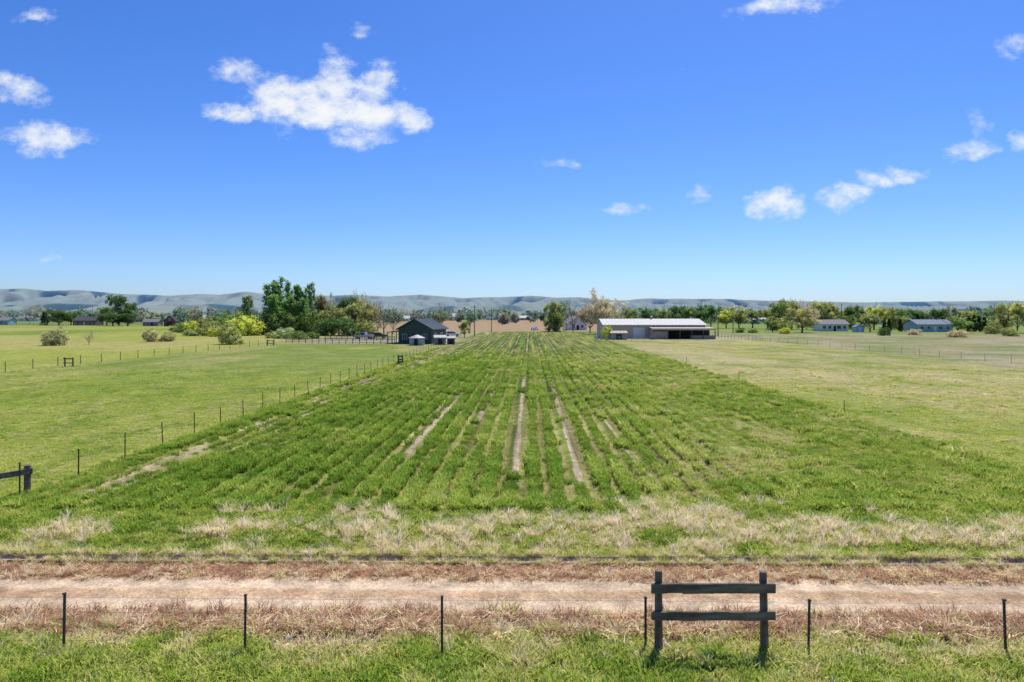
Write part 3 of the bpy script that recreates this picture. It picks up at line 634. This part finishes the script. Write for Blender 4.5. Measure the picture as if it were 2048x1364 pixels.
def railfence(name, label, p0, p1, n_, h, mt, nr=3, pr=.07, rh=.13):
    f = thing(name, label, "fence"); P0 = Vector(p0); P1 = Vector(p1)
    for i in range(n_+1):
        q = P0.lerp(P1, i/n_); mb = MB(); mb.box((0, 0, h/2), (pr*2, pr*2, h)); part("post", mb, mt, f, (q.x, q.y, 0))
    d = (P1-P0); L = d.length; an = math.atan2(d.y, d.x); c = (P0+P1)/2
    for k in range(nr):
        mb = MB(); mb.box((0, 0, 0), (L, .05, rh)); part("rail", mb, mt, f, (c.x, c.y, h*(.92-k*.3)), (0, 0, an))
railfence("paddock_fence", "dark three-rail wooden paddock fence", (gx(572, 158), 158, 0), (gx(790, 150), 150, 0), 16, 1.2, M['woodgrey'], 3, .06, .1)
railfence("paddock_fence", "dark three-rail wooden paddock fence", (gx(650, 180), 180, 0), (gx(790, 172), 172, 0), 12, 1.2, M['woodgrey'], 3, .06, .1)
railfence("corral_fence", "low steel corral panels beside the barn", (gx(1190, 168), 168, 0), (gx(1312, 168), 168, 0), 10, 1.4, M['galv'], 4, .03, .05)
railfence("corral_fence", "low steel corral panels beside the barn", (gx(1190, 168), 168, 0), (gx(1196, 182), 182, 0), 6, 1.4, M['galv'], 4, .03, .05)
railfence("lane_fence", "thin grey rail fence along a lane", (gx(1425, 195), 195, 0), (gx(1520, 172), 172, 0), 14, 1.2, M['galv'], 2, .03, .04)
railfence("roadside_fence", "long pale rail fence along a distant road", (gx(-60, 420), 420, 0), (gx(290, 415), 415, 0), 30, 1.3, M['galv'], 2, .06, .1)
f = thing("lot_fence", "wooden post and wire fence bordering a weedy lot", "fence"); pts = []
for i in range(26):
    y = 72+i*4.8; x = 66.5-.04*(y-96); mb = MB(); mb.cyl((0, 0, -.2), (0, 0, 1.1), .025, .022, 6); part("post", mb, M['woodgrey'], f, (x, y, 0)); pts.append((x, y, 0))
mb = MB(); strand(mb, [(a, b, c+1.0) for a, b, c in pts], .0015)
part("wire", mb, M['wire'], f)
brace((130, 146), 86, 1.15, "dark wooden brace in a pasture fence", [(1.0, .14), (.45, .12)], pr=.09)
brace((535, 547), 146, 1.2, "dark wooden brace in a pasture fence", [(1.0, .16), (.45, .14)], pr=.1)
brace((797, 805), 90.5, 1.15, "dark wooden corner brace beside the crop", [(1.0, .2), (.6, .2), (.25, .2)], ext=.1, pr=.1)
for b, yb, h in [(1688, 826, .8), (1478, 761, .9), (1373, 726, .8)]:
    D = H*F/(yb-630); th = thing("marker_post", "thin metal marker post at the crop edge", "post", (gx(b, D), D, 0), 0, "marker posts at the crop edge")
    tpost(th, 0, 0, h, z0=0)

# ------------------------------------------------------------------ buildings
def window(parent, x, y, z, w, h, face=0, frame='white'):
    rz = {0: 0, 1: math.pi/2, 2: -math.pi/2}[face]
    mb = MB(); mb.box((0, -.02, 0), (w, .05, h)); win = part("window", mb, M['glass'], parent, (x, y, z), (0, 0, rz))
    mb = MB(); t = .1
    mb.box((0, -.035, h/2+t/2), (w+2*t, .1, t)); mb.box((0, -.035, -h/2-t/2), (w+2*t, .1, t)); mb.box((-w/2-t/2, -.035, 0), (t, .1, h)); mb.box((w/2+t/2, -.035, 0), (t, .1, h)); mb.box((0, -.05, 0), (.05, .03, h))
    part("frame", mb, M[frame], win)
def door(parent, x, y, z0, w, h, mt, face=0, panels=4):
    rz = {0: 0, 1: math.pi/2, 2: -math.pi/2}[face]
    mb = MB(); mb.box((0, -.02, h/2), (w, .05, h))
    for k in range(panels): mb.box((0, -.055, h*(k+.5)/panels), (w*.92, .02, h/panels*.82))
    part("door", mb, mt, parent, (x, y, z0), (0, 0, rz))
def house(name, label, b, D, w, d, hw, hr, rz, wall, roof, ridge='x', wins=(), doors=(), over=.5, chim=None, cat="house", frame='white'):
    th = thing(name, label, cat, (gx(b, D), D, 0), rz)
    mb = MB()
    if ridge == 'x': prof = [(-d/2, -.1), (d/2, -.1), (d/2, hw), (0, hr-.08), (-d/2, hw)]; mb.prism(prof, -w/2, w/2, 'x')
    else: prof = [(-w/2, -.1), (w/2, -.1), (w/2, hw), (0, hr-.08), (-w/2, hw)]; mb.prism(prof, -d/2, d/2, 'y')
    part("wall", mb, wall, th)
    mb = MB(); half = (d if ridge == 'x' else w)/2; L = (w if ridge == 'x' else d)/2+over
    sl = (hr-hw)/half; e = half+over*.8; ze = hw-sl*over*.8; tk = .16; ax = 'x' if ridge == 'x' else 'y'
    for s_ in (1, -1):
        q = [(0, hr), (s_*e, ze), (s_*e, ze+tk), (0, hr+tk)]; mb.prism(q, -L, L, ax)
    ns_ = int(2*L/.9)
    for k in range(ns_+1):
        u = -L+.035+(2*L-.07)*k/ns_
        for s_ in (1, -1):
            q = [(s_*.02, hr+tk-.01), (s_*e*.998, ze+tk-.01), (s_*e*.998, ze+tk+.05), (s_*.02, hr+tk+.05)]; mb.prism(q, u-.03, u+.03, ax)
    rf = part("roof", mb, roof, th)
    if chim: mb = MB(); mb.box((0, 0, .5), (.8, .6, 1.6)); mb.box((0, 0, 1.34), (.95, .75, .1)); part("chimney", mb, M['redwall'], rf, (chim, .8, hr-.2))
    fy = -d/2
    for (x, z, ww, hh) in wins: window(th, x, fy, z, ww, hh, 0, frame)
    for (x, ww, hh, mt) in doors: door(th, x, fy, 0, ww, hh, mt)
    return th
gh = house("green_house", "dark green metal house with gabled roof and porch", 846, 160, 7.8, 12, 3.4, 5.5, math.radians(-10), M['greenwall'], M['darkroof'], 'y', wins=[(-2.4, 1.6, 1.0, 1.1), (2.3, 1.6, 1.0, 1.1)], doors=[(0, 1.1, 2.1, M['dark'])], over=.6, frame='galv')
window(gh, 3.9, -3, 1.7, 1.5, 1.2, 1); window(gh, 3.9, 2, 1.7, 1.5, 1.2, 1)
mb = MB(); mb.box((-5.4, -1, 2.75), (3.0, 9.5, .15), (0, -.16, 0)); part("porch_roof", mb, M['darkroof'], gh)
for y in (-5.4, -2.5, .5, 3.4):
    mb = MB(); mb.box((0, 0, 1.2), (.16, .16, 2.4)); part("porch_post", mb, M['woodgrey'], gh, (-6.7, y, 0))
bn = thing("barn", "long beige metal barn with pale roof and open bays", "barn", (gx(1316, 196), 196, 0), 0)
x0 = -16.6; dpt = 15; RL = 28.0
mb = MB(); mb.prism([(-dpt/2, -.1), (dpt/2, -.1), (dpt/2, 3.7), (0, 5.2), (-dpt/2, 3.7)], x0, x0+RL)
part("wall", mb, M['beige'], bn)
mb = MB()
for s_ in (1, -1):
    mb.prism([(0, 5.3), (s_*8, 3.67), (s_*8, 3.8), (0, 5.43)], x0-.4, x0+RL+.4)
for k in range(33):
    u = x0-.3+k*.88
    for s_ in (1, -1): mb.prism([(s_*.03, 5.42), (s_*7.99, 3.79), (s_*7.99, 3.86), (s_*.03, 5.49)], u-.03, u+.03)
rf = part("roof", mb, M['whiteroof'], bn)
mb = MB(); mb.cyl((0, 0, 0), (0, 0, .7), .25, .25, 8); mb.cyl((0, 0, .7), (0, 0, .95), .4, .1, 8); part("roof_vent", mb, M['galv'], rf, (-2, -.3, 5.3))
door(bn, x0+9.7, -dpt/2, 0, 3.2, 3.0, M['white'])
door(bn, x0+3.4, -dpt/2, 0, 1.0, 2.1, M['white'], panels=2)
window(bn, x0+6.2, -dpt/2, 1.8, 1.2, 1.0)
LX = x0+12.3; LW = 17.0
mb = MB(); mb.prism([(-dpt/2-5.5, 2.78), (-dpt/2-.03, 3.05), (-dpt/2-.03, 3.18), (-dpt/2-5.5, 2.9)], LX, LX+LW); part("lean_to_roof", mb, M['beige'], bn)
mb = MB(); mb.box((LX+LW/2, -dpt/2-5.56, 2.68), (LW, .08, .5)); part("fascia", mb, M['beige'], bn)
mb = MB(); mb.box((LX+2.1, -dpt/2-5.35, 1.05), (4.0, .1, 2.14)); mb.box((LX+.06, -dpt/2-2.7, 1.4), (.1, 5.2, 2.75)); part("side_wall", mb, M['beige2'], bn)
mb = MB(); mb.box((LX+LW/2, -dpt/2-.12, 1.4), (LW-.2, .1, 2.8)); part("bay_shade", mb, M['dark'], bn)  # near-black sheet before the beige wall, painted shade of the open bays
for k in range(5):
    mb = MB(); mb.box((0, 0, 1.2), (.2, .2, 2.4)); part("lean_to_post", mb, M['woodgrey'], bn, (LX+4.3+k*3.14, -dpt/2-5.35, 0))
mb = MB(); mb.box((LX+13.5, -dpt/2-5.2, .5), (6.5, .06, 1.0)); part("kick_board", mb, M['beige2'], bn)
house("livestock_shelter", "small tan lean-to shed beside the barn", 1236, 180, 4.2, 3, 1.7, 2.2, 0, M['beige2'], M['beige2'], 'x', doors=[(0, 1.6, 1.5, M['dark'])], over=.25, cat="shed")
th = thing("grain_bin", "small round galvanised bin with conical roof", "bin", (gx(834, 147), 147, 0))
mb = MB()
for k in range(8): mb.cyl((0, 0, k*.2), (0, 0, k*.2+.1), 1.62, 1.66, 20); mb.cyl((0, 0, k*.2+.1), (0, 0, k*.2+.2), 1.66, 1.62, 20)
part("wall", mb, M['galv'], th)
mb = MB(); mb.cyl((0, 0, 1.6), (0, 0, 2.25), 1.85, .2, 20); mb.cyl((0, 0, 2.25), (0, 0, 2.4), .25, .2, 10); part("roof", mb, M['galv'], th)
mb = MB(); mb.box((0, -1.66, .75), (.8, .06, 1.4)); part("door", mb, M['dark'], th)
house("garden_shed", "low shed with pale corrugated roof", 880, 150, 2.4, 2.4, 1.5, 1.95, .15, M['greyroof'], M['galv'], 'x', doors=[(0, 1.0, 1.3, M['dark'])], over=.2, cat="shed")
house("chicken_coop", "tiny grey coop with a light roof", 902, 152, 1.7, 2, 1.3, 1.6, .1, M['woodgrey'], M['galv'], 'x', doors=[(0, .7, 1.0, M['dark'])], over=.2, cat="shed")
wn4 = lambda w: [(-w*.38, 1.6, 1.2, 1.1), (-w*.18, 1.6, 1.2, 1.1), (w*.15, 1.6, 1.6, 1.2), (w*.36, 1.6, 1.2, 1.1)]
house("brown_farmhouse", "dark brown farmhouse with low gabled roof", 177, 435, 14, 9, 3, 5.4, 0, M['browndark'], M['brownroof'], 'x', wn4(14), [(0, 1, 2.1, M['white'])], chim=3)
house("blue_shed", "grey-blue outbuilding with a low roof", 6, 450, 13, 8, 3, 5, 0, M['bluewall'], M['greyroof'], 'x', wn4(13), [(0, 1, 2.1, M['white'])], cat="shed")
house("red_barn", "small red-brown barn with steep gable", 342, 400, 6, 9, 3.2, 6, .3, M['redwall'], M['brownroof'], 'y', [(0, 4, 1, 1)], [(0, 2.4, 2.4, M['dark'])], cat="barn")
house("stone_shed", "low pale shed beside a red-brown barn", 306, 410, 9, 6, 2.4, 4, 0, M['greyroof'], M['greyroof'], 'x', [(-2.5, 1.4, 1, .8)], [(1, 1, 2, M['dark'])], cat="shed")
house("white_farmhouse", "white farmhouse with pale steep roof", 1149, 300, 8, 10, 3.2, 5.9, .2, M['white'], M['whiteroof'], 'y', [(-2, 1.6, 1, 1.2), (2, 1.6, 1, 1.2)], [(0, 1, 2.1, M['dark'])])
house("grey_house", "white single-storey house with grey roof", 1660, 278, 11, 8, 2.8, 4.5, 0, M['white'], M['greyroof'], 'x', wn4(11), [(0, 1, 2.1, M['dark'])], chim=-3)
house("blue_garden_shed", "tiny blue garden shed with gable roof", 1716, 262, 3.2, 3, 1.9, 2.8, 0, M['bluewall'], M['blueroof'], 'y', [], [(0, 1, 1.7, M['white'])], over=.25, cat="shed")
house("blue_house", "pale blue ranch house with blue-grey roof", 1856, 266, 13.5, 9, 2.9, 4.6, 0, M['bluewall'], M['blueroof'], 'x', wn4(13.5), [(0, 1, 2.1, M['white'])], chim=3.5)
house("far_barn", "long white barn on bare farmland", 902, 800, 27, 12, 4.5, 8.4, 0, M['white'], M['whiteroof'], 'x', [], [(0, 5, 4, M['orange'])], cat="barn")
for i, (b, D, w) in enumerate([(1045, 850, 22), (985, 900, 16), (1500, 520, 14), (1010, 620, 10), (1530, 620, 16), (60, 700, 18), (395, 640, 14), (1740, 480, 13), (1990, 420, 14), (450, 800, 20), (810, 700, 12), (1600, 480, 14)]):
    house("distant_house", "small pale house among distant trees", b, D, w, 9, 3, 5.6, random.uniform(-.3, .3), M['white'] if i % 3 else M['beige'], M['greyroof'] if i % 2 else M['whiteroof'], 'x', [(-w*.3, 1.6, 1.3, 1.1), (w*.25, 1.6, 1.3, 1.1)], [(0, 1, 2.1, M['dark'])])

# ------------------------------------------------------------------ vehicles
def vehicle(name, label, b, D, rz, paint, pickup=False, cat="car"):
    th = thing(name, label, cat, (gx(b, D), D, 0), rz); L = 2.6 if pickup else 2.25; w = .92
    mb = MB(); low = [(-L, .45), (L, .45), (L, .85), (L-.15, 1.0), (.95, 1.08), (-L, 1.08 if pickup else 1.02)]
    mb.prism([(a, z) for a, z in low], -w, w, 'y')
    if pickup: cab = [(-.75, 1.085), (1.15, 1.085), (.55, 1.78), (-.6, 1.8)]
    else: cab = [(-L+.1, 1.025), (1.2, 1.085), (.45, 1.6), (-L+.6, 1.62)]
    i = len(mb.v)
    for yy in (-w, w):
        for a, z in cab: mb.v.append((a, yy*(.86 if z > 1.3 else .97), z))
    for k in range(4): mb.f.append((i+k, i+(k+1) % 4, i+4+(k+1) % 4, i+4+k))
    mb.f.append((i+3, i+2, i+1, i)); mb.f.append((i+4, i+5, i+6, i+7))
    if pickup: mb.box((-1.65, .88, 1.16), (1.8, .06, .12)); mb.box((-1.65, -.88, 1.16), (1.8, .06, .12)); mb.box((-2.56, 0, 1.16), (.06, 1.7, .12))
    part("body", mb, paint, th)
    cx = sum(a for a, z in cab)/4; cz = 1.36; mb = MB()
    for sg in (-1, 1):
        pts = [(cx+(a-cx)*.82, sg*w*((.97 if z < 1.3 else .86)+.02), cz+(z-cz)*.72) for a, z in cab]; mb.poly(pts if sg > 0 else pts[::-1])
    part("side_window", mb, M['glass'], th)
    mb = MB(); a, b_ = cab[1], cab[2]; o_ = .02
    mb.poly([(a[0]-.05+o_, -.8, a[1]+.06), (a[0]-.05+o_, .8, a[1]+.06), (b_[0]+.05+o_, .7, b_[1]-.06), (b_[0]+.05+o_, -.7, b_[1]-.06)]); part("windshield", mb, M['glass'], th)
    for x in (-L+.85, L-.85):
        for yy in (-1, 1):
            mb = MB(); mb.cyl((0, -.11, 0), (0, .11, 0), .36, .36, 16); wh = part("wheel", mb, M['tyre'], th, (x, yy*.86, .36))
            mb = MB(); mb.cyl((0, -.12, 0), (0, .12, 0), .2, .2, 10); part("rim", mb, M['galv'], wh)
    for yy in (-.65, .65):
        mb = MB(); mb.box((0, 0, 0), (.06, .35, .16)); part("headlight", mb, M['lamp'], th, (L+.01, yy, .78))
vehicle("pickup_truck", "silver pickup truck parked on gravel near trees", 728, 186, math.radians(170), M['carsilver'], True, "pickup")
vehicle("parked_car", "dark car parked beside a paddock", 757, 190, math.radians(20), M['cardark'])
vehicle("parked_car", "white car parked at the far end of the crop", 1069, 292, math.radians(70), M['carwhite'])
vehicle("parked_car", "white car parked behind the dark green house", 905, 205, math.radians(5), M['carwhite'])

# ------------------------------------------------------------------ utility poles
def pole(b, D, yt):
    th = thing("utility_pole", "wooden utility pole with crossarm", "utility pole", (gx(b, D), D, 0), random.uniform(-.3, .3), "utility poles across the farmland"); h = hz(yt, D)
    mb = MB(); mb.cyl((0, 0, -.2), (0, 0, h), .16, .11, 8); part("shaft", mb, M['woodgrey'], th)
    mb = MB(); mb.box((0, -.13, h-.7), (2.4, .1, .12))
    part("crossarm", mb, M['woodgrey'], th)
    for x in (-1.05, -.4, .4, 1.05):
        mb = MB(); mb.cyl((x, -.13, h-.63), (x, -.13, h-.43), .05, .03, 6); part("insulator", mb, M['galv'], th)
for a in [(949, 215, 610), (983, 262, 618), (1436, 215, 633), (1466, 240, 640), (1683, 300, 607), (1988, 290, 612), (404, 420, 616), (185, 500, 612), (60, 470, 618), (1004, 420, 622), (760, 330, 612), (1548, 360, 614), (866, 330, 620)]: pole(*a)
D = 760; th = thing("crane", "orange crane with a raised boom at a worksite", "crane", (gx(886, D), D, 0))
mb = MB(); mb.box((0, 0, 1.6), (6, 2.6, 1.6)); mb.box((-1.2, 0, 3), (2, 2, 1.4)); part("body", mb, M['orange'], th)
mb = MB(); mb.cyl((1, 0, 2.4), (-4.5, 0, 20), .45, .22, 6); part("boom", mb, M['orange'], th)
for x in (-2, 2):
    for yy in (-1.3, 1.3): mb = MB(); mb.cyl((0, -.3, 0), (0, .3, 0), .8, .8, 14); part("wheel", mb, M['tyre'], th, (x, yy, .8))

# ------------------------------------------------------------------ world
SUN_EL = math.radians(60); SUN_AZ = math.radians(24)   # azimuth clockwise from +Y
w = bpy.data.worlds.new("World"); S.world = w; w.use_nodes = True
n = w.node_tree.nodes; l = w.node_tree.links; n.clear()
sky = n.new("ShaderNodeTexSky"); sky.sky_type = 'NISHITA'; sky.sun_disc = False; sky.sun_elevation = SUN_EL; sky.sun_rotation = SUN_AZ
sky.altitude = 700; sky.air_density = 1.0; sky.dust_density = .8; sky.ozone_density = 2.0
hs = n.new("ShaderNodeHueSaturation"); hs.inputs["Saturation"].default_value = 1.27; hs.inputs["Value"].default_value = 1.0; l.new(sky.outputs[0], hs.inputs["Color"])
tn = n.new("ShaderNodeMixRGB"); tn.blend_type = 'MULTIPLY'; tn.inputs[0].default_value = 1; l.new(hs.outputs[0], tn.inputs[1]); tn.inputs[2].default_value = (.74, .94, 1.42, 1)
bg = n.new("ShaderNodeBackground"); bg.inputs[1].default_value = .108; l.new(tn.outputs[0], bg.inputs[0])
tc = n.new("ShaderNodeTexCoord"); sp = n.new("ShaderNodeSeparateXYZ"); l.new(tc.outputs["Generated"], sp.inputs[0])
def wm(op, a, b=None, clamp=False):
    x = n.new("ShaderNodeMath"); x.operation = op; x.use_clamp = clamp
    for i, v in enumerate((a, b)):
        if v is None: continue
        if isinstance(v, (int, float)): x.inputs[i].default_value = v
        else: l.new(v, x.inputs[i])
    return x.outputs[0]
yy = wm('MAXIMUM', sp.outputs[1], .05)
cb = n.new("ShaderNodeCombineXYZ"); l.new(wm('DIVIDE', sp.outputs[0], yy), cb.inputs[0]); l.new(wm('DIVIDE', sp.outputs[2], yy), cb.inputs[1])
def wn(scale, det, rough, off=0):
    x = n.new("ShaderNodeTexNoise"); x.inputs["Scale"].default_value = scale; x.inputs["Detail"].default_value = det; x.inputs["Roughness"].default_value = rough
    a = n.new("ShaderNodeVectorMath"); a.operation = 'MULTIPLY_ADD'; a.inputs[1].default_value = (.8, 1.15, 1); a.inputs[2].default_value = (off, off*.7, off*.3); l.new(cb.outputs[0], a.inputs[0]); l.new(a.outputs[0], x.inputs["Vector"]); return x
wr = wn(16, 5, .65)
va = n.new("ShaderNodeVectorMath"); va.operation = 'SUBTRACT'; l.new(wr.outputs["Color"], va.inputs[0]); va.inputs[1].default_value = (.5, .5, .5)
vs_ = n.new("ShaderNodeVectorMath"); vs_.operation = 'MULTIPLY'; l.new(va.outputs[0], vs_.inputs[0]); vs_.inputs[1].default_value = (.075, .05, 0)
vw = n.new("ShaderNodeVectorMath"); vw.operation = 'ADD'; l.new(cb.outputs[0], vw.inputs[0]); l.new(vs_.outputs[0], vw.inputs[1])
blobs = [(500, 148, 60, 26, 1.3), (550, 174, 62, 36, 1.6), (592, 205, 66, 42, 1.9), (640, 230, 88, 44, 2.1), (674, 146, 32, 46, 1.2), (672, 190, 52, 38, 1.4), (722, 226, 80, 42, 2.0), (764, 168, 32, 42, 1.3), (745, 198, 46, 38, 1.5), (815, 232, 38, 26, 1.5), (458, 228, 50, 20, 1.2), (700, 274, 70, 18, 1.1),
         (85, 272, 86, 36, 1.6), (35, 176, 62, 22, .9), (88, 200, 34, 26, .6), (72, 33, 60, 12, .55), (726, 60, 28, 14, .8), (1580, 8, 100, 20, 1.0), (1622, 24, 32, 17, .9), (2036, 88, 40, 24, .9), (1938, 298, 42, 20, .85), (1955, 255, 24, 28, .6), (2042, 285, 22, 22, .8),
         (1112, 328, 36, 12, .9), (1255, 420, 40, 13, .9), (1545, 411, 54, 27, 1.9), (1675, 396, 48, 24, 1.3), (1745, 362, 40, 13, .6), (1815, 350, 40, 16, .7), (1405, 388, 34, 14, .3), (97, 518, 44, 8, .5)]
acc = None
for bx_, by_, rx, ry, st_ in blobs:
    a = n.new("ShaderNodeVectorMath"); a.operation = 'MULTIPLY_ADD'; l.new(vw.outputs[0], a.inputs[0]); sx_ = F/(rx*1.2)*math.sqrt(max(st_, 1)); sy_ = F/(ry*1.2)*math.sqrt(max(st_, 1))
    a.inputs[1].default_value = (sx_, sy_, 0); a.inputs[2].default_value = (-(bx_-1024)/F*sx_, -(630-by_)/F*sy_, 0)
    c = n.new("ShaderNodeVectorMath"); c.operation = 'DOT_PRODUCT'; l.new(a.outputs[0], c.inputs[0]); l.new(a.outputs[0], c.inputs[1])
    v = wm('SUBTRACT', st_, c.outputs["Value"]); acc = v if acc is None else wm('MAXIMUM', acc, v)
acc = wm('MAXIMUM', acc, -1.2)
fb = wn(22, 10, .66, 3.1); dens = wm('ADD', acc, wm('MULTIPLY', wm('SUBTRACT', fb.outputs[0], .50), 5.4))
mrn = n.new("ShaderNodeMapRange"); mrn.interpolation_type = 'SMOOTHSTEP'; l.new(dens, mrn.inputs[0]); mrn.inputs[1].default_value = -.2; mrn.inputs[2].default_value = 2.0; mrn.inputs[3].default_value = 0; mrn.inputs[4].default_value = .97
front = wm('GREATER_THAN', sp.outputs[1], .06); fac = wm('MULTIPLY', mrn.outputs[0], front)
cc = n.new("ShaderNodeMixRGB"); cc.inputs[1].default_value = (.80, .88, .97, 1); cc.inputs[2].default_value = (1, 1, 1, 1); mr2 = n.new("ShaderNodeMapRange"); l.new(dens, mr2.inputs[0]); mr2.inputs[1].default_value = .6; mr2.inputs[2].default_value = 2.6; l.new(mr2.outputs[0], cc.inputs[0])
bg2 = n.new("ShaderNodeBackground"); bg2.inputs[1].default_value = .97; l.new(cc.outputs[0], bg2.inputs[0])
ms = n.new("ShaderNodeMixShader"); l.new(fac, ms.inputs[0]); l.new(bg.outputs[0], ms.inputs[1]); l.new(bg2.outputs[0], ms.inputs[2])
ow = n.new("ShaderNodeOutputWorld"); l.new(ms.outputs[0], ow.inputs[0])
sl = bpy.data.lights.new("sun", 'SUN'); sl.energy = 4.5; sl.angle = math.radians(.5); sl.color = (1, .93, .80)
so = bpy.data.objects.new("sun", sl); COL.objects.link(so)
d = Vector((math.sin(SUN_AZ)*math.cos(SUN_EL), math.cos(SUN_AZ)*math.cos(SUN_EL), math.sin(SUN_EL)))
so.rotation_euler = (-d).to_track_quat('-Z', 'Y').to_euler(); so.location = (0, 0, 60)
cam = bpy.data.cameras.new("camera"); co = bpy.data.objects.new("camera", cam); COL.objects.link(co)
co.location = (0, 0, H); co.rotation_euler = (math.radians(90), 0, 0); cam.sensor_width = 36; cam.lens = 24; cam.shift_y = -52/2048
cam.clip_start = .1; cam.clip_end = 60000; S.camera = co
S.view_settings.view_transform = 'Standard'; S.view_settings.look = 'None'; S.view_settings.exposure = 0
